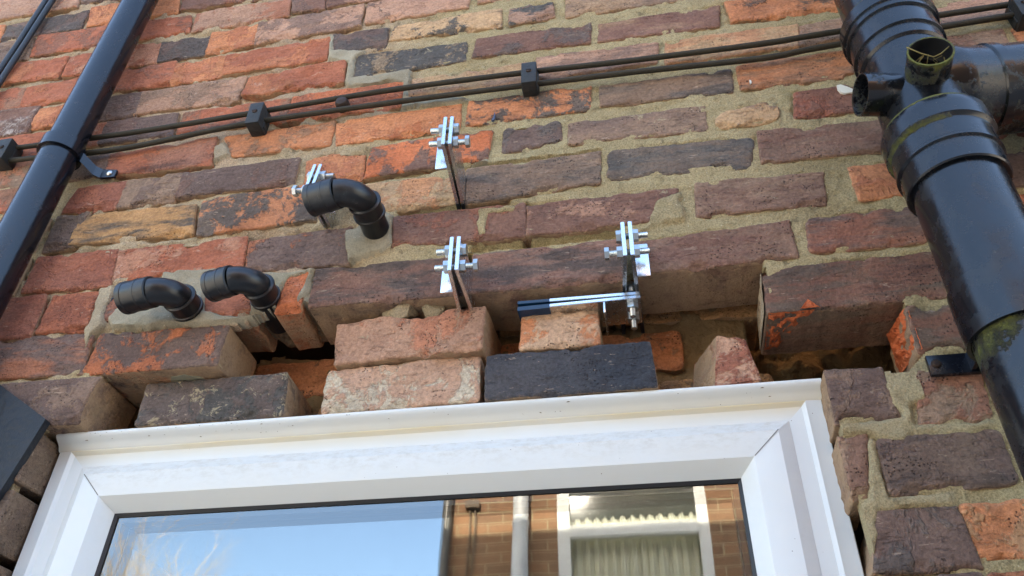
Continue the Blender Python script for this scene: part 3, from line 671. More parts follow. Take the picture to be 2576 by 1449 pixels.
# inner leaf seen through the gap
def inner_leaf():
    zc = [2.174, 2.2605, 2.347]
    k = 0
    for ci, z0 in enumerate(zc):
        x = -0.93 + (0.062 if ci % 2 else -0.052)+.001
        while x < .42:
            if z0 > 2.33 and x < -.36 or x > .06: x += .236; continue
            q = [(x, z0+.069), (x+.222, z0+.069), (x+.222, z0), (x, z0)]
            brick_obj(q, .128+rngb.uniform(-.003, .003), depth=.1, res=.008, seed=700+k, parent=wall, cA=rngb.choice(['Y', 'Y', 'O']), cB=rngb.choice(['W', 'D']), mix=.3, smear=.25, rough=2, rc=.012); k += 1
            x += .236
    xs = np.arange(-.95, .46, .006); zs = np.arange(2.08, 2.52, .006); X, Z = np.meshgrid(xs, zs)
    Y = .134+.011*fbm(X*24, Z*26, 41, 5)+np.clip((X-.160)/.02, 0, 1)*(.105+.02*fbm(X*30, Z*30, 44, 4)); idx = np.arange(X.size).reshape(X.shape)
    F = np.stack([idx[:-1, :-1], idx[:-1, 1:], idx[1:, 1:], idx[1:, :-1]], -1).reshape(-1, 4)
    cx = (X[:-1, :-1]).ravel(); cz_ = (Z[:-1, :-1]+.006*fbm(X[:-1, :-1]*20, Z[:-1, :-1]*20, 43, 3)).ravel(); F = F[~((cx < -.36) & (cz_ > 2.335))]
    mesh_obj('inner_mortar', np.stack([X.ravel(), Y.ravel(), Z.ravel()], -1), F.tolist(), simple('old_inner_mortar', lin(126, 104, 74), .95, 0, .2, 26, .55, .008, 70), wall, True)
inner_leaf()

# mortar lump hanging under the brick left of the gap, and the torn orange brick end on the right
def lump(name, parent, c, size, seed, mats, cuts=3, rough=.3, attrs=True):
    bm = bmesh.new(); bmesh.ops.create_icosphere(bm, subdivisions=cuts, radius=1.0)
    vs_ = np.array([v.co[:] for v in bm.verts]); fs = [[v.index for v in f.verts] for f in bm.faces]; bm.free()
    rg = random.Random(seed)
    for _ in range(7):                         # planar breaks
        n = np.array([rg.gauss(0, 1) for _ in range(3)]); n /= np.linalg.norm(n); o = rg.uniform(.55, .85)
        h = vs_@n-o; vs_ = vs_-np.where(h > 0, h, 0)[:, None]*n
    nrm = vs_/np.linalg.norm(vs_, axis=1)[:, None]
    vs_ = vs_+nrm*(rough*.35*fbm(vs_[:, 0]*2.2+seed, vs_[:, 1]*2.2+vs_[:, 2]*1.7, seed, 4))[:, None]
    vs_ = vs_*np.array(size)/2
    at_ = dict(cement=np.full(len(vs_), .35), warm=np.full(len(vs_), .5)) if attrs else None
    return mesh_obj(name, vs_, fs, mats, parent, True, c, attrs=at_, sharp=35)

# ------------------------------------------------------------------ the rest of the house, ground
def struct(name, mb, mat, **k):
    o = mb.build(name, mat, **k); o['kind'] = 'structure'; return o
M_FAR = tex_brick('far_red_brick', lin(150, 82, 62), lin(110, 70, 62), lin(150, 132, 100))
EAVE = 5.63  # height picked so the unseen eaves block the sun
house = thing('house_body', 'rest of the red brick house round the window, up to the eaves', 'house', (0, 0, 0))
mb = MB()
for x0, x1, z0, z1 in ((-3.4, XL, 0, EAVE), (XR, 5, 0, EAVE), (XL, XR, 3.556, EAVE), (XL, WX0-.006, 0, 1.72), (WX1+.006, XR, 0, 1.72)):
    mb.box((x0, .004, z0), (x1, .22, z1))
mb.box((WX0-.006, .004, 0), (WX1+.006, .22, .98))
mb.build('wall', M_FAR, house)
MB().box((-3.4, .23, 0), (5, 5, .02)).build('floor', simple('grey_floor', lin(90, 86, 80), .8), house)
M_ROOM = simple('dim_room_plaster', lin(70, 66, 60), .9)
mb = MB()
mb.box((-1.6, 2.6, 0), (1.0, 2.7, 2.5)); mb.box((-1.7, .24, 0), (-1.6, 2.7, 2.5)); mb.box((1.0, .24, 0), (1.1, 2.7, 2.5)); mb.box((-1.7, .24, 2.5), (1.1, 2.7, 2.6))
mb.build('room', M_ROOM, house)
MB().box((-3.5, -.12, EAVE), (5.1, 5.1, EAVE+.15)).build('roof', simple('sun_block_roof', lin(60, 58, 58), .8), house)  # unseen flat roof, added to block the sun
M_GROUND = simple('concrete_yard', lin(188, 182, 168), .9, 0, .3, 4, .2, .004, 40)
xs = [-150, 150]
struct('ground', MB().add([(-150, -150, 0), (150, -150, 0), (150, 150, 0), (-150, 150, 0)], [(0, 1, 2, 3)]), M_GROUND)

# ------------------------------------------------------------------ window
def frame_ring(prof, x0, x1, zt, zb):
    """prof: (offset inwards, y); mitred ring of left, top, right (and bottom) members; returns verts, faces per member"""
    n = len(prof); vs_ = []
    for o, y in prof: vs_ += [(x0+o, y, zb+o), (x0+o, y, zt-o), (x1-o, y, zt-o), (x1-o, y, zb+o)]
    mem = [[], [], [], []]
    for a in range(n-1):
        for s in range(4):
            s2 = (s+1) % 4; mem[s].append((a*4+s, a*4+s2, (a+1)*4+s2, (a+1)*4+s))
    return vs_, mem
WZ_TOP, WZ_BOT = 2.1655, 1.0
win = thing('window', 'white plastic framed window with dirty head trim under the loose bricks', 'window', ((WX0+WX1)/2, .06, WZ_BOT))
def window():
    org = Vector(win.location)
    outer = [(-.0005, .20), (-.0005, .051), (.0008, .049), (.0185, .0485), (.0205, .0475), (.0225, .0485), (.0245, .0510), (.026, .0520), (.050, .0522), (.0505, .075)]
    sash = [(.0440, .056), (.0450, .0515), (.0600, .0420), (.0622, .0405), (.096, .0398), (.0975, .0404), (.1145, .0615), (.1155, .0635), (.1155, .0765)]
    for nm, prof, sub in (('frame_member', outer, 0), ('sash_member', sash, 1)):
        v, mem = frame_ring(prof, WX0, WX1, WZ_TOP, WZ_BOT)
        for s in range(4):
            # densify along the member so stains can vary: split quads lengthways
            vv = []; ff = []; stain = []; dust = []
            N = 60
            for f in mem[s]:
                A, B, C_, D_ = [Vector(v[i]) for i in f]
                off = abs((A.y+D_.y)/2); k0 = len(vv)
                for t in range(N+1):
                    for P in (A.lerp(B, t/N), D_.lerp(C_, t/N)):
                        vv.append(tuple(P-org))
                        dz = WZ_TOP-P.z
                        stain.append(max(0, 1-max(dz-.018, 0)/.022)*.85 if (sub == 0 and s == 1) else (.12 if s == 1 else 0.04))
                        dust.append(1.0 if (sub == 1 and s == 1 and .0430 < dz < .0622) else (.25 if (sub == 1 and s in (0, 2) and P.y > .042 and dz < .3) else 0))
                for t in range(N): ff.append((k0+2*t, k0+2*t+2, k0+2*t+3, k0+2*t+1))
            o = mesh_obj(nm, vv, ff, M_UPVC, win, False, attrs=dict(stain=stain, dust=dust))
            bm = bmesh.new(); bm.from_mesh(o.data); bmesh.ops.remove_doubles(bm, verts=bm.verts, dist=1e-5); bmesh.ops.recalc_face_normals(bm, faces=bm.faces); bm.to_mesh(o.data); bm.free()
            for p in o.data.polygons: p.use_smooth = True
            o.data.set_sharp_from_angle(angle=math.radians(25))
    for sx, x_ in ((1, WX0), (-1, WX1)):
        a0, a1 = .0622, .0965; w_ = .0004
        q = [(x_+sx*(a0-w_), WZ_TOP-a0-w_), (x_+sx*(a0+w_), WZ_TOP-a0+w_), (x_+sx*(a1+w_), WZ_TOP-a1+w_), (x_+sx*(a1-w_), WZ_TOP-a1-w_)]
        mesh_obj('mitre_seam', [(p_[0]-org.x, .0395-org.y, p_[1]-org.z) for p_ in q], [(0, 1, 2, 3)], simple('dark_seam_line', lin(120, 118, 112), .8), win, False)  # thin dark line drawn along the mitre joint
    # head trim: a scotia strip
    xa, xb = -.8690, .2262
    pr = [(.052, 2.1685), (.0335, 2.1690), (.0312, 2.1680), (.0306, 2.1655), (.0316, 2.1632), (.0350, 2.1600), (.0400, 2.1568), (.0440, 2.1530), (.0465, 2.1485), (.0482, 2.1465), (.052, 2.1465)]
    N = 60; vv = []; stain = []; dust = []
    for t in range(N+1):
        x = xa+(xb-xa)*t/N
        for y, z in pr:
            vv.append((x-org.x, y-org.y, z-org.z)); stain.append(min(1, max(0, (2.1635-z)/.014))*.40 if z < 2.168 else .15); dust.append(.10)
    n = len(pr); ff = [(t*n+a, t*n+a+1, (t+1)*n+a+1, (t+1)*n+a) for t in range(N) for a in range(n-1)]+[tuple(range(n)), tuple(N*n+a for a in range(n))[::-1]]
    mesh_obj('head_trim', vv, ff, M_UPVC, win, True, attrs=dict(stain=stain, dust=dust), sharp=40)
    gx0, gx1, gz = WX0+.112, WX1-.112, WZ_TOP-.112
    gk = [(.1150, .0625), (.1195, .0655), (.1195, .074)]
    v, mem = frame_ring(gk, WX0, WX1, WZ_TOP, WZ_BOT)
    mbk = MB()
    for s in range(4): mbk.add(v, mem[s])
    mbk.v = [tuple(Vector(p)-org) for p in mbk.v]; mbk.build('gasket', M_GASKET, win)
    for nm, y in (('glass_pane', .0675), ('glass_pane', .0895)):
        mesh_obj(nm, [(gx0-org.x, y-org.y, .02), (gx1-org.x, y-org.y, .02), (gx1-org.x, y-org.y, gz-org.z), (gx0-org.x, y-org.y, gz-org.z)], [(0, 1, 2, 3)], M_GLASS, win, False)
    sp = [(.112, .069), (.127, .069), (.127, .0885)]
    v, mem = frame_ring(sp, WX0, WX1, WZ_TOP, WZ_BOT); mbk = MB()
    for s in range(4): mbk.add(v, mem[s])
    mbk.v = [tuple(Vector(p)-org) for p in mbk.v]; mbk.build('spacer_bar', M_SPACER, win)
window()
# crumbs of mortar and dead insects on the trim
rg = random.Random(9)
vv = MB()
for k in range(55):
    x = rg.choice([rg.uniform(-.85, -.35), rg.uniform(-.6, -.45), rg.uniform(-.85, .2)]); z = rg.choice([2.1640, 2.1610, 2.1575, 2.153]); y = {2.1640: .0308, 2.1610: .0335, 2.1575: .0385, 2.153: .0435}[z]
    s = rg.uniform(.0004, .0011); a = rg.uniform(0, 3.1)
    dx, dz = math.cos(a)*s*rg.uniform(1, 3), math.sin(a)*s
    vv.add([(x-dx, y, z-dz), (x+dz*.5, y-.0008, z-dx*.3), (x+dx, y, z+dz), (x-dz*.5, y-.0008, z+dx*.3)], [(0, 1, 2, 3)])
o = vv.build('grit', simple('dark_grit', lin(96, 80, 60), .9), win); o.parent = win; o.location = -Vector(win.location); o['kind'] = 'stuff'

# ------------------------------------------------------------------ loose bricks standing on the window head
def z2(x, y): return zoomD(1000, 1150, 2.576, x, y)
def z3(x, y): return zoomD(1900, 1050, 2.14667, x, y)
ZT = 2.1692
def loose(TL, TR, BR, BL, z, label, **kw):
    a = at(BL, 2, z); b = at(BR, 2, z); t0 = at(TL, 1, a[1]); t1 = at(TR, 1, b[1])
    yaw = math.atan2(b[1]-a[1], b[0]-a[0])
    cxm = (a+b)/2; c_, s_ = math.cos(-yaw), math.sin(-yaw)
    def loc(p): d = p-cxm; return (d[0]*c_-d[1]*s_, p[2])
    quad = [loc(t0), loc(t1), loc(b), loc(a)]
    o = brick_obj(quad, 0, name=kw.pop('name', 'loose_brick'), res=.0032, **kw)
    lx, lz = o.location.x, o.location.z
    o.location = (cxm[0]+lx*math.cos(yaw), cxm[1]+lx*math.sin(yaw), lz); o.rotation_euler = (0, 0, yaw)
    return tag(o, label, 'brick', 'loose bricks packed on the window head')
loose(px(1,1,1085,1235), px(1,1,2335,1120), px(1,2,2390,22), px(1,2,1075,118), ZT, 'near-black whole brick lying on the white head trim, carrying the orange half brick', seed=901, cA='K', cB='G', mix=.3, dark=.2, smear=.10, rc=.004, rough=1.3, bev=.002, bw=.004)
loose(z2(740,790), z2(2290,625), z2(2290,1112), z2(665,1245), ZT, 'pale cream mortar-smeared brick on the trim, under the pinkish brick', seed=902, cA='C', cB='N', hard=True, mix=.60, smear=.25, eff=.5, dark=.08, rc=.006, rough=1.5, chip=3)
loose(px(0,1,1100,1440), px(0,1,2180,1360), px(0,2,2130,245), px(0,2,1000,318), ZT, 'dark purple loose brick with lime specks at the left end of the trim', seed=903, cA='G', cB='P', mix=.45, smear=.50, eff=.1, dark=.2, rc=.006, rough=1.2, chip=4)
def offcut():
    B8 = [(.0931, .0383), (.1519, .0290), (.1640, .100), (.0600, .106)]
    T8 = [(.1069, .0400, 2.2545), (.1416, .0315, 2.2405), (.1500, .097, 2.242), (.0740, .104, 2.250)]
    bm = bmesh.new(); vs8 = [bm.verts.new((x, y, ZT)) for x, y in B8]+[bm.verts.new(p_) for p_ in T8]
    for f in ((3, 2, 1, 0), (4, 5, 6, 7), (0, 1, 5, 4), (1, 2, 6, 5), (2, 3, 7, 6), (3, 0, 4, 7)):
        fc = bm.faces.new([vs8[i] for i in f]); fc.material_index = 1 if f == (3, 0, 4, 7) else 0
    bmesh.ops.bevel(bm, geom=list(bm.edges), offset=.0022, segments=2, affect='EDGES')
    bmesh.ops.subdivide_edges(bm, edges=list(bm.edges), cuts=7, use_grid_fill=True); bmesh.ops.triangulate(bm, faces=[f for f in bm.faces if len(f.verts) > 4])
    bm.normal_update()
    P = np.array([v.co[:] for v in bm.verts]); N = np.array([v.normal[:] for v in bm.verts])
    k = .0016*fbm(P[:, 0]*60+P[:, 1]*41, P[:, 2]*60, 61, 4)+.0007*vn(P[:, 0]*260, P[:, 2]*240+P[:, 1]*200, 62)
    P = P+N*k[:, None]; P[:, 2] = np.maximum(P[:, 2], ZT); org = np.array([.115, .065, ZT]); fs = [[v.index for v in f.verts] for f in bm.faces]; fm = [f.material_index for f in bm.faces]
    o = mesh_obj('brick_offcut', P-org, fs, [M_BRICK, M_BED], None, True, tuple(org), fm, sharp=45); bm.free()
    o['ca'] = list(lin(*PAL['N'])[:3]); o['cb'] = list(lin(*PAL['r'])[:3]); o['mixv'] = [.5, 0.0, .1]; o['mixw'] = [.2, .05, .95]; o['seed'] = [3.1, 8.2, 1.7]
    tag(o, 'small tapering pink brick offcut standing alone right of the black brick', 'brick', 'loose bricks packed on the window head')
offcut()
loose(z2(835,330), z2(2345,120), z2(2310,570), z2(805,745), ZT+.0775, 'pinkish whole brick with a dished broken top, on the cream brick', seed=905, cA='N', cB='R', mix=.42, smear=.32, eff=.3, dark=.05, rc=.004, rough=1.3,
      top=[(0, 0), (.28, .002), (.36, .003), (.5, -.008), (.62, -.006), (.8, .000), (1, 0)], chip=3)
loose(z3(335,392), z3(972,330), z3(1000,655), z3(305,712), ZT+.0755, 'pale orange half brick standing on the near-black brick', seed=906, cA='O', cB='C', mix=.62, smear=.2, eff=.5, dark=0, rc=.006, rough=1.2, name='half_brick')

# rubble
RB = [((z2(1500,190), .010, .066, .034, .050), 'angular yellow mortar lump behind the pinkish brick', 11), ((z2(1805,185), .012, .044, .036, .046), 'rough rounded mortar lump between the yellow lump and a bracket', 12)]
for (D, y, sx, sy, sz), lb, sd_ in RB:
    p = at(D, 1, y+.02); tag(lump('mortar_lump', None, (p[0], y+.02, p[2]), (sx, sy, sz), sd_, M_MORTAR), lb, 'rubble', 'lumps of old mortar in the gap')
p = at(px(2,1,1690,1110), 1, .02)
BO = simple('fresh_broken_brick', lin(186, 98, 58), .9, 0, .3, 50, .45, .008, 110)
def torn(name, fn, nu, nv, seed, amp, mat, ax):
    vv = []; ff = []
    for j in range(nv+1):
        for i in range(nu+1):
            u, v = i/nu, j/nv; p_ = np.array(fn(u, v)); k = fbm(np.array([u*7+seed]), np.array([v*9.0]), seed, 5, .6)[0]
            e = min(1, 6*min(u, 1-u, v, 1-v)+.25); vv.append(tuple(p_+np.array(ax)*amp*k*e))
    for j in range(nv):
        for i in range(nu): q = j*(nu+1)+i; ff.append((q, q+1, q+nu+2, q+nu+1))
    return mesh_obj(name, vv, ff, mat, wall, True, attrs=dict(cement=[.2]*len(vv), warm=[.8]*len(vv)), sharp=40)
# torn left end of the brick right of the gap; fresh break and mortar skin on the brick above it
torn('broken_brick_end', lambda u, v: (.3475-.004*v*0-.018*u+.010*u*u, -.0015+.085*u, 2.180+.068*v+.010*u), 20, 26, 5, .007, BO, (-.8, -.5, 0))
zs_ = 2.2565
torn('fresh_break', lambda u, v: (.1735+.060*u*(1-v*.75), .001+.088*v, zs_-.0012+.0005*u), 18, 18, 8, .0035, BO, (0, 0, -1))
torn('fresh_chip', lambda u, v: (.214+.026*u, -.0035+.002*v, 2.2560+.016*v*(1-abs(2*u-1))), 10, 8, 9, .002, BO, (0, -1, 0))
sk0, sk1 = W(2,1,642,900), W(2,1,612,590)
torn('mortar_skin', lambda u, v: (sk0[0]+(sk1[0]-sk0[0])*v-.0042, .003+.094*u, sk0[1]+.002+(sk1[1]-sk0[1]-.004)*v), 16, 16, 12, .0018, M_MORTAR, (-1, 0, 0))
DM = simple('old_dark_mortar', lin(128, 106, 82), .95, 0, .2, 30, .35, .008, 60)
torn('hanging_mortar', lambda u, v: (-.602+.112*u+.012*v, .004+(.088+.022*float(vn(u*9, 3.3, 4)))*v, 2.3525-.013*v*min(1, 4*u)*min(1, 4*(1-u))), 26, 22, 15, .006, DM, (0, 0, -1))
def splash(name, pts, col, y=-.0022):
    P = [W(*p_) for p_ in pts]; c0 = np.mean(P, 0); m_ = MB(); m_.prism([(p_[0]-c0[0], p_[1]-c0[1]) for p_ in P], 0, .004)
    return m_.build(name, simple(name, col, .7), wall, loc=(c0[0], y, c0[1]))
splash('paint_splash', [(2,0,1162,650),(2,0,1190,645),(2,0,1240,660),(2,0,1310,690),(2,0,1310,706),(2,0,1265,704),(2,0,1225,712),(2,0,1190,703),(2,0,1180,688),(2,0,1170,680)], lin(214, 208, 192))
splash('blue_flake', [(1,0,1160,855),(1,0,1164,880),(1,0,1155,915),(1,0,1135,920),(1,0,1150,890)], lin(70, 80, 104), -.0035)
splash('paint_splash', [(2,0,502,610),(2,0,515,612),(2,0,522,630),(2,0,508,640)], lin(206, 200, 186))
# thin slate packing lying on the dark loose brick
sh = thing('slate_packing', 'thin grey slate shards wedged on top of the dark purple brick', 'slate', (*at(px(0,1,1400,1400), 2, 2.246)[:2], 2.2455))
MS = simple('grey_slate', lin(136, 132, 112), .85, 0, .3, 60, .35, .002, 120)
for k_, (dx, dy, w_, d_, t_, rz, ry) in enumerate([(0, .012, .062, .040, .004, .15, .02), (.006, .016, .048, .036, .0035, -.25, -.03), (.030, .020, .040, .020, .003, .5, -.35)]):
    rg2 = random.Random(k_); pl = [(math.cos(a)*w_/2*rg2.uniform(.75, 1.1), math.sin(a)*d_/2*rg2.uniform(.7, 1.1)) for a in np.linspace(0, 6.28, 9)[:-1]]
    m_ = MB(); n_ = len(pl); m_.add([(x_, y_, 0) for x_, y_ in pl]+[(x_, y_, t_) for x_, y_ in pl], [tuple(range(n_))[::-1], tuple(range(n_, 2*n_))]+[(q_, (q_+1) % n_, n_+(q_+1) % n_, n_+q_) for q_ in range(n_)])
    o = m_.build('shard', MS, sh, loc=(dx, dy, k_*.0042)); o.rotation_euler = (0.02, ry, rz)
# debris on the ledge inside the right-hand gap
rg = random.Random(3)
for k, (x, y, s) in enumerate([(.036, .10, .030), (.060, .085, .016), (.075, .11, .026), (.176, .08, .026), (.198, .10, .036), (.222, .07, .022), (.250, .09, .030), (.288, .08, .028)]):
    lbs = ['grey mortar crumb on the ledge right of the black brick', 'small crumb in front of the grey mortar crumb', 'larger crumb just left of the tapering offcut', 'crumb just right of the tapering offcut', 'flat crumb on the ledge below the dark brick',
           'tiny crumb at the front edge of the right gap', 'crumb in the middle of the right gap', 'crumb at the right end of the gap by the torn brick']
    z = 2.170+s*.3
    tag(lump('mortar_crumb', None, (x, y, z), (s*1.5, s, s*.8), 50+k, M_MORTAR, 2, .4), lbs[k], 'rubble', 'crumbs of mortar on the ledge')

# ------------------------------------------------------------------ brick pins (clamp plates)
def hexagon(r, ax0, ax1, s, h):
    """hex prism along t (local x) centred on (s, h)"""
    vs_ = []; ff = []
    for t in (ax0, ax1):
        for k in range(6):
            a = math.pi/3*k+.3; vs_.append((t, s+r*math.cos(a), h+r*math.sin(a)))
    ff = [tuple(range(6)), tuple(range(11, 5, -1))]+[(k, (k+1) % 6, 6+(k+1) % 6, 6+k) for k in range(6)]
    return vs_, ff
def clamp(label, origin, axes, mirror, spread, s_len=.130, tip=.06, blade=M_BLADE, gap=.0024):
    """local x = thickness t, y = s from the outer end towards the tip, z = height h"""
    root = thing('brick_clamp', label, 'clamp', origin, 'zinc-plated clamps in the brick joints')
    root.matrix_world = Matrix((( axes[0][0], axes[1][0], axes[2][0], origin[0]), (axes[0][1], axes[1][1], axes[2][1], origin[1]), (axes[0][2], axes[1][2], axes[2][2], origin[2]), (0, 0, 0, 1)))
    mx = Matrix.Diagonal((mirror, 1, 1, 1)); Hh = .062
    for sd_ in (-1, 1):
        # plate runs slightly outwards to the tip
        def tt(s): return sd_*(gap+spread*max(0, s-.012))
        m1 = MB(); m2 = MB(); ss = [0, .03, s_len]
        def slab(m, a, b, k=1.0):
            t0, t1 = tt(a), tt(b); th = sd_*.0054*k
            v = [(t0, a, 0), (t0+th, a, 0), (t0+th, a, Hh), (t0, a, Hh), (t1, b, 0), (t1+th, b, 0), (t1+th, b, Hh), (t1, b, Hh)]
            m.add(v, [(0, 1, 2, 3), (7, 6, 5, 4), (0, 4, 5, 1), (1, 5, 6, 2), (2, 6, 7, 3), (3, 7, 4, 0)])
        slab(m1, 0, s_len); slab(m2, s_len+.0001, s_len+tip, (1.3 if sd_ == -1 else .9) if blade is M_BLUE else 1.0)
        pl = m1.build('plate', M_ZINC, root, xf=mx)
        bm = bmesh.new(); bm.from_mesh(pl.data); bmesh.ops.bevel(bm, geom=list(bm.edges), offset=.0006, segments=2, affect='EDGES'); bm.to_mesh(pl.data); bm.free()
        m2.build('blade_tip', blade, pl, xf=mx)
        if sd_ == -1:
            t0 = tt(.052)-.0054; MB().box((t0-.019, .050, .001), (t0+.001, .0532, Hh-.001), .0012).build('stop_flange', M_ZINC, pl, xf=mx, sharp=30)
    for (s, h, kind) in ((.0125, .045, 0), (.0125, .0155, 1)):
        b = MB(); i0 = gap+.0054
        def hx(r, a, c_): b.add(*hexagon(r, a, c_, s, h))
        prof = []
        def thread(a, c_):
            n = max(3, int(abs(c_-a)/.0011)); pr = []
            for q in range(n+1): pr.append((.0048 if q % 2 else .0041, a+(c_-a)*q/n))
            pr = [(0, a)]+pr+[(0, c_)]
            b.lathe(pr, (0, s, h), (1, 0, 0), 16)
        if kind == 0: thread(-i0-.021, i0); 
        else: thread(-i0-.021, i0+.021)
        bo = b.build('bolt', M_ZBOLT, root, xf=mx, sharp=30)
        nb = MB(); nb.add(*hexagon(.0090, -i0-.0078, -i0-.0004, s, h)); nb.build('nut', M_ZBOLT, bo, xf=mx)
        if kind == 0: nb = MB(); nb.add(*hexagon(.0092, i0+.0016, i0+.0076, s, h)); nb.lathe([(0, i0+.0003), (.0105, i0+.0003), (.0105, i0+.0015), (0, i0+.0015)], (0, s, h), (1, 0, 0), 24); nb.build('bolt_head', M_ZBOLT, bo, xf=mx)
        else:
            nb = MB(); nb.add(*hexagon(.0090, i0+.0006, i0+.0080, s, h)); nb.build('nut', M_ZBOLT, bo, xf=mx)
            nb = MB(); nb.add(*hexagon(.0092, i0+.0190, i0+.0252, s, h)); nb.build('bolt_head', M_ZBOLT, bo, xf=mx)
    return root
def out_clamp(tipL, tipR, obL, obR, label, mirror, spread, lean=0.0):
    a = (at(tipL, 1, 0)+at(tipR, 1, 0))/2; o = (at(obL, 2, a[2])+at(obR, 2, a[2]))/2
    s = Vector((a[0]-o[0], a[1]-o[1], 0)).normalized(); h = Vector((lean, 0, 1)); h = (h-s*h.dot(s)).normalized(); t = s.cross(h)
    if t.x < 0: t = -t
    return clamp(label, (o[0], o[1], a[2]), (t, s, h), mirror, spread)
out_clamp(px(1,0,890,1549), px(1,0,905,1549), px(1,0,765,1085), px(1,0,815,1085), 'topmost zinc clamp, sticking far out of the joint below the cables', 1, -.008)
out_clamp(px(1,1,885,860), px(1,1,960,845), px(1,1,815,590), px(1,1,865,585), 'zinc clamp in the joint right above the pinkish brick', 1, .045)
out_clamp(px(1,1,2140,690), px(1,1,2225,700), px(1,1,2150,475), px(1,1,2190,475), 'rightmost upright zinc clamp, above the clamp lying flat', -1, .055)
z5 = lambda x, y: zoomD(1100, 400, 2.6344, x, y)
out_clamp(z5(480,1280), z5(490,1280), z5(265,935), z5(305,935), 'zinc clamp half hidden behind the upper black elbow', -1, 0.0, .12)
zc = 2.3135
clamp('zinc clamp with blue tips lying flat on the orange half brick', (.0065, .0095, zc), ((0, 0, -1), (-1, 0, 0), (0, 1, 0)), -1, .0140, tip=.047, blade=M_BLUE, gap=.0004)

# ------------------------------------------------------------------ elbows
def arc(c, p0, p1, n):
    return None
def elbow(label, E, yo, xl, r, drop=0.0, tilt=0.0, R=.030):
    root = thing('overflow_elbow', label, 'pipe elbow', (E[0], 0, E[2]), 'black overflow elbows')
    pts = [(0, .06, -.004), (0, -(yo-R), 0)]
    for k in range(1, 9):
        a = math.pi/2*k/8; pts.append((-R*(1-math.cos(a)), -(yo-R)-R*math.sin(a), -drop*.3*k/8))
    P = [Vector(p) for p in pts]; ra = [r*.93]*len(P)
    m = MB(); m.sweep(P, ra, 32, (True, True)); m.build('pipe', M_ELBOW, root, sharp=35)
    # wall collar on the stub
    m = MB(); ys = -(yo-R); m.lathe([(r*.9, ys-.006), (r*1.0, ys-.006), (r*1.12, ys-.004), (r*1.12, ys+.0), (r*1.02, ys+.002), (r*1.02, ys+.020), (r*1.10, ys+.021), (r*1.10, ys+.025), (r*.9, ys+.026)], (0, 0, 0), (0, 1, 0), 32); m.build('collar', M_ELBOW, root, sharp=35)
    e = Vector(P[-1]); d = Vector((-1, tilt, -drop)).normalized()
    Lh = xl-R
    m = MB(); m.lathe([(r*.92, -.004), (r*1.04, -.003), (r*1.06, 0), (r*1.06, Lh*.30), (r*1.09, Lh*.31), (r*1.09, Lh*.40), (r*1.06, Lh*.41), (r*1.06, Lh*.80), (r*1.10, Lh*.82), (r*1.10, Lh), (r*1.0, Lh), (r*.95, Lh-.002), (r*.92, Lh*.3), (0, Lh*.3)], e, d, 36); m.build('socket', M_ELBOW, root, sharp=35)
    return root
E1 = (-.6915, 0, 2.354); E2 = (-.5640, 0, 2.3620); E3 = (-.4020, 0, 2.4850)
elbow('black plastic elbow nearest the downpipe, left of its twin', E1, .0610, .0770, .0232, .02, .16)
el1 = bpy.data.objects[[o_.name for o_ in COL.objects if o_.name.startswith('overflow_elbow')][0]]
MB().add([(-.079, -.060, .010), (-.079, -.064, .002), (-.099, -.056, -.006), (-.104, -.050, -.008), (-.094, -.052, .002)], [(0, 1, 2, 3, 4)]).build('tape_flap', simple('blue_grey_tape', lin(70, 92, 128), .4), el1)
elbow('black plastic elbow between its left twin and the crack', E2, .0600, .0670, .0222, .02, .24)
elbow('larger upper black plastic elbow, in front of a clamp', E3, .0960, .0780, .0235, .02, .20, .034)

# ------------------------------------------------------------------ cables and clips
def cable(label, pts, r, mat, group):
    P = [Vector(p) for p in pts]; out = []
    for a in range(len(P)-1):
        p0 = P[max(a-1, 0)]; p1 = P[a]; p2 = P[a+1]; p3 = P[min(a+2, len(P)-1)]
        for t in np.linspace(0, 1, 10, endpoint=False):
            out.append(.5*((2*p1)+(p2-p0)*t+(2*p0-5*p1+4*p2-p3)*t*t+(-p0+3*p1-3*p2+p3)*t**3))
    out.append(P[-1]); org = out[0].copy()
    rr = [r*(1+.05*float(vn(k*.7, 3, 5))) for k in range(len(out))]
    m = MB(); m.sweep([p-org for p in out], rr, 14); o = m.build('cable', mat, None, smooth=True, loc=org); return tag(o, label, 'cable', group)
yc = -.014
def cz(i, j, x, y, Y=yc): p = at(px(i, j, x, y), 1, Y); return (p[0], Y, p[2])
cU = [(-1.75, yc, 2.792), (-1.42, yc, 2.794), cz(0,0,100,1120), cz(0,0,1000,1000), cz(0,0,1850,862), cz(1,0,300,690), cz(1,0,1300,558), cz(1,0,2200,455), cz(2,0,600,330), cz(2,0,1000,265), cz(2,0,2000,105), cz(2,0,2540,25), (.80, yc, 2.828), (1.2, yc, 2.83)]
cL = [(-1.75, yc, 2.752), (-1.42, yc, 2.755), cz(0,0,100,1210), cz(0,0,900,1125), cz(0,0,1850,935), cz(1,0,300,785), cz(1,0,1300,655), cz(1,0,2200,545), cz(2,0,600,440), cz(2,0,1000,365), cz(2,0,2000,195), cz(2,0,2540,110), (.80, yc, 2.796), (1.2, yc, 2.80)]
cable('upper of the two grimy cables running across the wall', cU, .0052, M_CABLE, 'cables clipped across the wall')
cable('lower of the two grimy cables running across the wall', cL, .0052, M_CABLE, 'cables clipped across the wall')
cable('left of two dark upright cables at the left edge', [(-1.3430, -.012, 3.62), (-1.3435, -.012, 3.2), (-1.349, -.012, 2.95), (-1.350, -.012, 2.4), (-1.350, -.012, 1.6)], .0062, M_VCABLE, 'upright cables by the downpipe')
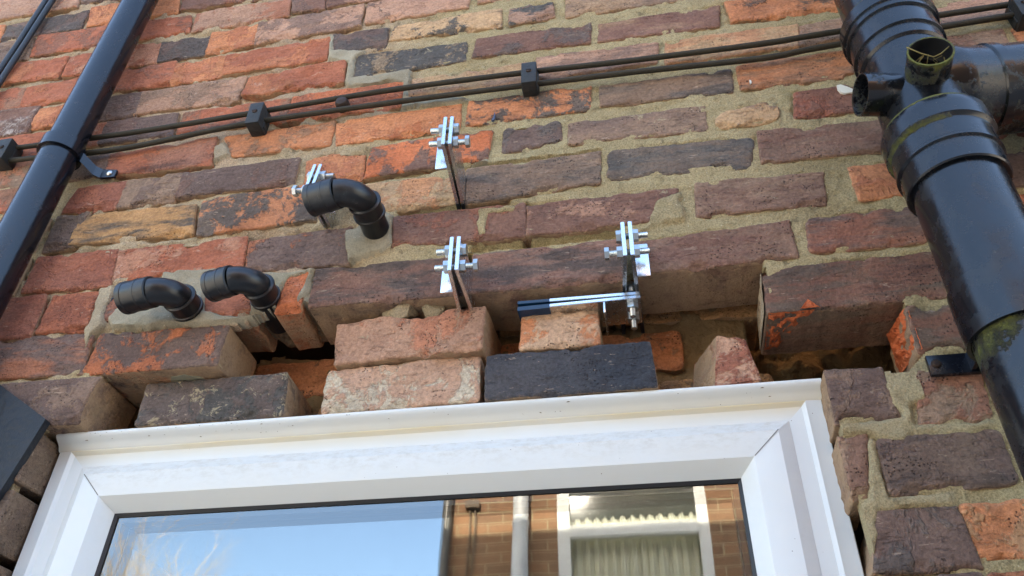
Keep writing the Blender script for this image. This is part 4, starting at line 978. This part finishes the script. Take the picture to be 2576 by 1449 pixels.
cable('right of two dark upright cables, nearer the downpipe', [(-1.3235, -.012, 3.62), (-1.3240, -.012, 3.2), (-1.3255, -.012, 2.95), (-1.326, -.012, 2.4), (-1.326, -.012, 1.6)], .0062, M_VCABLE, 'upright cables by the downpipe')
def clip(label, c):
    root = thing('cable_clip', label, 'cable clip', (c[0], 0, c[1]), 'black clips holding the two cables')
    m = MB(); m.box((-.0135, -.034, -.028), (.0135, .002, .028), .002); m.build('block', M_CLIP, root, sharp=35)
    m = MB(); m.box((-.0150, -.016, -.022), (.0150, .001, .022), .0015); m.build('base', M_CLIP, root, sharp=35)
    m = MB(); m.lathe([(0, -.0365), (.0045, -.0360), (.0052, -.0345), (.0052, -.033)], (0, 0, .004), (0, 1, 0), 16); sc_ = m.build('screw', M_IRON, root, sharp=35)
    MB().box((-.0045, -.0372, .0033), (.0045, -.0362, .0047)).build('slot', M_GASKET, sc_)
p = at(px(0,0,1925,860), 1, -.03); clip('black clip on the cables left of the middle, above the orange brick', (p[0], p[2]))
p = at(px(1,0,1415,555), 1, -.03); clip('black clip on the cables at the middle of the wall', (p[0], p[2]))
p = at(px(0,0,15,1130), 1, -.03); clip('black clip at the left edge beyond the downpipe', (p[0], p[2]))
p = at(px(2,0,2580,40), 1, -.03); clip('black clip at the right edge beyond the soil pipe', (p[0], p[2]))
p = at(px(1,0,15,800), 1, -.006)
m = MB(); m.lathe([(0, -.022), (.010, -.020), (.013, -.015), (.013, -.002), (.011, .01)], (0, 0, 0), (0, 1, 0), 20)
tag(m.build('wall_plug', M_IRON, None, sharp=40, loc=(p[0], 0, p[2])), 'rusty bolt stub in the wall behind the two cables', 'bolt')

# ------------------------------------------------------------------ left downpipe
DX, DY, DR = -1.0335, -.0445, .0330
dp = thing('downpipe', 'glossy black round rainwater pipe leaning across the left of the view', 'downpipe', (DX, DY, .1))
m = MB(); m.lathe([(DR, 0), (DR, 5.5)], (0, 0, 0), (0, 0, 1), 64); m.build('pipe', M_PIPE, dp, smooth=True)
m = MB(); zr = 2.715-.1; m.lathe([(DR, zr), (DR+.0055, zr+.001), (DR+.0055, zr+.030), (DR+.003, zr+.031), (DR+.003, zr+.034), (DR, zr+.035)], (0, 0, 0), (0, 0, 1), 64); br = m.build('clip_ring', M_PIPE, dp, sharp=30)
sw = at(px(0,0,830,1315), 1, -.005)
path = [Vector((DX+.020, DY+.012, 2.727)), Vector((DX+.040, DY+.012, 2.718)), Vector((sw[0]-.030, -.010, sw[2]+.008)), Vector((sw[0]-.016, -.006, sw[2]+.001)), Vector((sw[0]+.013, -.0045, sw[2]-.001))]
m = MB(); hw = .011; vs_ = []
for k, p_ in enumerate(path):
    w = hw*(1 if k < 4 else .8)
    vs_ += [(p_.x, p_.y-.0025, p_.z-w), (p_.x, p_.y+.0025, p_.z-w), (p_.x, p_.y+.0025, p_.z+w), (p_.x, p_.y-.0025, p_.z+w)]
ff = [(0, 1, 2, 3), (16, 19, 18, 17)]
for k in range(4):
    for q in range(4): ff.append((k*4+q, k*4+(q+1) % 4, (k+1)*4+(q+1) % 4, (k+1)*4+q))
vs_ = [tuple(Vector(v)-Vector(dp.location)) for v in vs_]
m.add(vs_, ff); ba = m.build('bracket_arm', M_PIPE, dp)
m = MB(); m.lathe([(0, -.004), (.0030, -.0038), (.0062, -.0015), (.0062, 0)], Vector((sw[0], -.0075, sw[2]))-Vector(dp.location), (0, 1, 0), 20); m.build('screw', M_STEELSCREW, ba, sharp=40)

# ------------------------------------------------------------------ soil stack
SX, SY, SR = .4185, -.1000, .0550
st = thing('soil_stack', 'fat black mossy soil pipe with open side branches on the right', 'soil pipe', (SX, SY, .1))
def mossy(mb, name, parent, fn, sharp=30, org=(SX, SY, .1)):
    vw = np.array(mb.v); mo = [fn(v[0]+org[0], v[1]+org[1], v[2]+org[2]) for v in vw]
    return mb.build(name, M_SOIL, parent, sharp=sharp, attrs=dict(moss=mo))
def band(z, z0, w): return max(0.0, 1-abs(z-z0)/w)
Z = lambda z: z-.1
def cyl(prof): 
    out = []
    for (r0, h0), (r1, h1) in zip(prof[:-1], prof[1:]):
        n = max(1, int(abs(h1-h0)/.008)); n = min(n, 60)
        out += [(r0+(r1-r0)*k/n, h0+(h1-h0)*k/n) for k in range(n)]
    return out+[prof[-1]]
m = MB(); m.lathe(cyl([(SR, Z(2.69)), (SR, Z(3.1))])+[(SR, 5.4)], (0, 0, 0), (0, 0, 1), 72); mossy(m, 'upper_pipe', st, lambda x, y, z: .55*band(z, 2.70, .02))
m = MB(); m.lathe(cyl([(SR, Z(2.712)), (.0640, Z(2.710)), (.0690, Z(2.702)), (.0690, Z(2.680)), (.0660, Z(2.678)), (.0660, Z(2.668)), (.0625, Z(2.666)), (.0625, Z(2.636)), (.0645, Z(2.634)), (.0645, Z(2.628)), (.0610, Z(2.626)), (.0610, Z(2.606)), (.0575, Z(2.602))]), (0, 0, 0), (0, 0, 1), 72)
mossy(m, 'upper_coupling', st, lambda x, y, z: max(.74*band(z, 2.708, .013), .64*band(z, 2.673, .011), .46*band(z, 2.632, .008)))
m = MB(); m.lathe(cyl([(.0572, Z(2.604)), (.0572, Z(2.455))]), (0, 0, 0), (0, 0, 1), 72); body = mossy(m, 'branch_body', st, lambda x, y, z: max(.5*max(0, 1-math.hypot(x-SX-.035, z-2.475)/.05)*(1 if y < SY else 0), .5*band(z, 2.462, .014)))
# front boss
d = Vector((-.10, -1, -.02)).normalized(); rb = .0270
m = MB(); m.lathe(cyl([(rb*1.02, .030), (rb*1.04, .050), (rb*1.04, .0860), (rb*1.06, .0865), (rb*1.06, .0910), (rb*.97, .0910)]), Vector((.0025, 0, Z(2.5205))), d, 48)
m2 = MB(); m2.lathe([(rb*.97, .0909), (rb*.94, .085), (rb*.90, .05), (0, .05)], Vector((.0025, 0, Z(2.5205))), d, 48); m2.build('front_socket', M_GASKET, st, smooth=True)
mossy(m, 'front_boss', st, lambda x, y, z: .62 if y < SY-.0850 else .22+.22*float(x < SX))
# left boss
d = Vector((-1, -.16, 0)).normalized(); rb = .0290
m = MB(); m.lathe(cyl([(rb*1.0, .030), (rb, .052), (rb*1.03, .055), (rb*1.03, .0860), (rb*.95, .0860), (rb*.92, .083)])+[(rb*.88, .05), (0, .05)], Vector((0, -.014, Z(2.522))), d, 48)
mossy(m, 'left_boss', st, lambda x, y, z: .34 if x > .335 else .42)
# right branch
d = Vector((1, .10, .10)).normalized()
m = MB(); m.lathe(cyl([(.0570, .0), (.0690, .040), (.0640, .085), (.0665, .087), (.0665, .100), (.0630, .102), (.0630, .185), (.0700, .187), (.0700, .215), (.0725, .217), (.0725, .40)]), Vector((0, 0, Z(2.530))), d, 64)
mossy(m, 'right_branch', st, lambda x, y, z: .36*max(0, min(1, (2.545-z)/.03)))
# lower coupling
m = MB(); m.lathe(cyl([(.0572, Z(2.468)), (.0640, Z(2.464)), (.0690, Z(2.455)), (.0690, Z(2.425)), (.0665, Z(2.423)), (.0640, Z(2.420)), (.0640, Z(2.392)), (.0655, Z(2.390)), (.0655, Z(2.386)), (.0622, Z(2.384)), (.0622, Z(2.352)), (.0605, Z(2.350)), (.0550, Z(2.350))]), (0, 0, 0), (0, 0, 1), 72)
mossy(m, 'lower_coupling', st, lambda x, y, z: max(.84*band(z, 2.464, .015), .66*band(z, 2.421, .011)*(1 if x < SX else .5), .25*band(z, 2.388, .006)))
m = MB(); m.lathe(cyl([(SR+.0008, Z(2.352)), (SR+.0008, Z(2.196)), (.0592, Z(2.194)), (.0592, Z(2.122)), (.0545, Z(2.122))]), (0, 0, 0), (0, 0, 1), 72); mossy(m, 'middle_pipe', st, lambda x, y, z: .12*band(z, 2.13, .02))
m = MB(); m.lathe(cyl([(SR-.0020, Z(2.14)), (SR-.0020, Z(1.75))])+[(SR-.002, 0)], (0, 0, 0), (0, 0, 1), 72); mossy(m, 'lower_pipe', st, lambda x, y, z: min(.52, max(0, .8*(1-(2.122-z)/.07))*max(0, min(1, (SX+.002-x)/.045))+.25*band(z, 2.118, .012)))
# wall bracket
pp = [at(px(2,1,*q), 1, -.010) for q in ((1830,1255),(2090,1225),(2145,1365),(1880,1390))]
bx0, bx1, bz0, bz1 = min(p_[0] for p_ in pp), max(p_[0] for p_ in pp), min(p_[2] for p_ in pp), max(p_[2] for p_ in pp)
o3 = Vector((SX, SY, .1))
m = MB(); m.box(Vector((bx0, -.013, bz0))-o3, Vector((bx1+.075, -.006, bz1))-o3, .0012); bk = m.build('bracket_plate', M_PIPE, st, sharp=30)
for xa in (SX-.03, SX+.024):
    m = MB(); m.box(Vector((xa, -.060, bz0+.002))-o3, Vector((xa+.006, -.008, bz1-.002))-o3, .001); m.build('bracket_arm', M_PIPE, bk)
sp_ = at(px(2,1,1915,1295), 1, -.014)
m = MB(); m.lathe([(0, -.003), (.0042, -.0025), (.0060, 0), (.0060, .002)], Vector((sp_[0], -.014, sp_[2]))-o3, (0, 1, 0), 20); sc_ = m.build('screw', M_IRON, bk, sharp=40)
m = MB()
for a in (.6, 2.17): 
    ca, sa = math.cos(a)*.0038, math.sin(a)*.0038; m.add([tuple(Vector((sp_[0]+u*ca+w*sa*.16, -.0174, sp_[2]+u*sa-w*ca*.16))-o3) for u, w in ((-1, -1), (1, -1), (1, 1), (-1, 1))], [(0, 1, 2, 3)])
m.build('cross_slot', M_GASKET, sc_)
# dry twig across the front boss
tw = []; rg = random.Random(8)
d = Vector((-.10, -1, -.02)).normalized(); c0 = Vector((SX+.0025, SY, 2.5205))+d*.0895
m = MB(); m.sweep([c0+Vector((-.026, 0, .016))-c0, Vector((-.010, .004, .004)), Vector((.004, .006, -.004)), Vector((.014, .004, -.001)), Vector((.027, 0, .008))], [.0009]*5, 8)
for k in range(7):
    a = Vector((rg.uniform(-.012, .016), .006, rg.uniform(-.010, .004))); m.sweep([a, a+Vector((rg.uniform(-.012, .012), .010, rg.uniform(-.012, .006))), a+Vector((rg.uniform(-.016, .016), .018, rg.uniform(-.014, .002)))], [.0005]*3, 5)
tag(m.build('dry_twig', simple('dry_twig', lin(120, 108, 62), .9), None, smooth=True, loc=c0), 'dry mossy twig lying across the open front branch', 'twig')

# ------------------------------------------------------------------ black painted board left of the window
poly = [(-.861, 2.170), (-.878, 2.092), (-.890, 2.040), (-.915, 1.97), (-1.20, 1.97), (-1.20, 2.383), (-.975, 2.243)]
n = len(poly); m = MB(); m.prism([(p_[0]+1.0, p_[1]-2.0) for p_ in poly], -.010, .002)
ob = m.build('black_board', simple('flaking_black_paint', lin(20, 23, 30), .55, 0, .4, 40, .6, .003, 60), None, loc=(-1.0, 0, 2.0))
tag(ob, 'flaking black painted board on the wall left of the window corner', 'board')

# ------------------------------------------------------------------ what the glass reflects: the house across the yard, its pipes, a bare tree
YO = -4.5
op = thing('opposite_house', 'yellow-red brick house across the yard, reflected in the window glass', 'house', (1.5, YO, 0))
M_OPB = tex_brick('opposite_brick', lin(160, 120, 88), lin(138, 106, 80), lin(184, 168, 132), .92)
oo = Vector(op.location)
def opart(name, lo, hi, mat, parent=op, bev=0):
    m = MB(); m.box(Vector(lo)-oo, Vector(hi)-oo, bev); return m.build(name, mat, parent)
wx0, wx1, wz0, wz1 = -.702, .341, 2.75, 4.10
m = MB()
for lo, hi in (((-1.524, YO-4, 0), (wx0, YO, 4.55)), ((wx1, YO-4, 0), (5, YO, 4.55)), ((wx0, YO-4, 0), (wx1, YO, wz0)), ((wx0, YO-4, wz1), (wx1, YO, 4.55)), ((wx0, YO-4, wz0), (wx1, YO-.6, wz1))): m.box(Vector(lo)-oo, Vector(hi)-oo)
m.build('wall', M_OPB, op)
MB().add([tuple(Vector(q)-oo) for q in ((-1.62, YO+.18, 4.52), (5.1, YO+.18, 4.52), (5.1, YO-2.2, 5.75), (-1.62, YO-2.2, 5.75), (-1.62, YO+.18, 4.62), (5.1, YO+.18, 4.62), (5.1, YO-2.2, 5.87), (-1.62, YO-2.2, 5.87))], [(0, 1, 2, 3), (7, 6, 5, 4), (0, 4, 5, 1), (1, 5, 6, 2), (2, 6, 7, 3), (3, 7, 4, 0)]).build('roof', simple('far_slate', lin(78, 78, 82), .7), op)
M_WH = simple('white_frame_far', lin(226, 226, 220), .45)
ow = opart('window_frame', (wx0, YO-.05, wz0), (wx0+.085, YO+.0, wz1), M_WH)
for lo, hi in (((wx1-.075, YO-.05, wz0), (wx1, YO, wz1)), ((wx0+.085, YO-.05, wz1-.018), (wx1-.075, YO, wz1)), ((wx0+.085, YO-.06, 3.752), (wx1-.075, YO+.012, 3.835)), ((wx0+.085, YO-.05, wz0), (wx1-.075, YO, wz0+.08))): opart('window_bar', lo, hi, M_WH, ow)
M_OGL = NT('far_glass'); M_OGL.b.inputs['Base Color'].default_value = lin(150, 160, 150); M_OGL.b.inputs['Roughness'].default_value = 0.05; M_OGL.b.inputs['Alpha'].default_value = 0.22
for z0, z1 in ((3.835, wz1-.018), (wz0+.08, 3.752)):
    m = MB(); m.add([tuple(Vector(q)-oo) for q in ((wx0+.085, YO-.03, z0), (wx1-.075, YO-.03, z0), (wx1-.075, YO-.03, z1), (wx0+.085, YO-.03, z1))], [(0, 1, 2, 3)]); m.build('pane', M_OGL.m, ow)
M_CURT = simple('cream_curtain', lin(238, 236, 212), .9)
vs_ = []; ff = []; N = 160
for k in range(N+1):
    x = wx0+.05+(wx1-wx0-.1)*k/N; y = YO-.12+.022*math.sin(k*.55+.9*math.sin(k*.13))+.01*math.sin(k*1.7)
    vs_ += [(x-oo.x, y-oo.y, wz0), (x-oo.x, y-oo.y, 3.922+.007*math.sin(k*.55)+.004*math.sin(k*1.3))]
for k in range(N): ff.append((2*k, 2*k+2, 2*k+3, 2*k+1))
mesh_obj('net_curtain', vs_, ff, M_CURT, op, True)
m = MB(); m.lathe([(.056, 0), (.056, 3.83), (.062, 3.831), (.062, 3.86), (.056, 3.861), (.056, 4.55)], (0, 0, 0), (0, 0, 1), 40)
tag(m.build('white_downpipe', simple('white_pipe_far', lin(222, 224, 222), .4), None, sharp=35, loc=(-.950, YO+.075, 0)), 'fat white pipe on the reflected house beside its window', 'downpipe')
m = MB(); m.lathe([(.036, 0), (.036, 4.55)], (0, 0, 0), (0, 0, 1), 32)
tag(m.build('corner_pipe', simple('grey_pipe_far', lin(96, 92, 84), .35), None, smooth=True, loc=(-1.487, YO+.045, 0)), 'thin dark pipe at the corner of the reflected house', 'downpipe')
m = MB(); m.box((-.05, 0, 3.995), (.05, .05, 4.045), .004); m.box((-.024, .005, 3.3), (-.014, .02, 6), 0); m.box((.014, .005, 3.3), (.024, .02, 6), 0)
tag(m.build('cable_pair', simple('far_cable', lin(120, 104, 84), .7), None, loc=(-1.31, YO, 0)), 'pair of clipped cables on the reflected house wall', 'cable')
def tree(label, base, height, seed):
    root = thing('bare_tree', label, 'tree', base, 'bare trees beyond the yard'); rg = random.Random(seed)
    trunk = MB(); crown = MB()
    def grow(p, d, L, r, lev):
        pts = [p]; n = 4
        for k in range(n):
            d = (d+Vector((rg.gauss(0, .10), rg.gauss(0, .10), rg.gauss(.05, .06)))).normalized(); pts.append(pts[-1]+d*L/n)
        m_ = trunk if lev == 0 else crown
        m_.sweep(pts, [r*(1-.5*k/n) for k in range(n+1)], 7 if lev < 2 else (4 if lev < 4 else 3), (False, False))
        if lev >= 6: return
        nb = 5 if lev == 0 else (4 if lev < 3 else 3)
        for k in range(nb):
            t = rg.uniform(.35, 1); q = pts[min(n, int(t*n+.5))]
            a = rg.uniform(0, 6.28); sp = rg.uniform(.35, .75); u = d.orthogonal().normalized(); w = d.cross(u)
            nd = (d*math.cos(sp)+(u*math.cos(a)+w*math.sin(a))*math.sin(sp)+Vector((0, 0, .15))).normalized()
            grow(q, nd, L*rg.uniform(.58, .78), r*.50, lev+1)
    grow(Vector((0, 0, 0)), Vector((0, 0, 1)), height*.36, height*.018, 0)
    M_BK = simple('pale_bark', lin(190, 180, 164), .9)
    trunk.build('trunk', M_BK, root, smooth=True); crown.build('crown', M_BK, root, smooth=True)
tree('bare pale-twigged tree reflected at the left of the glass', (-13.2, -18, 0), 12.3, 4)
tree('second bare tree reflected lower at the glass edge', (-15.6, -19, 0), 11.6, 9)
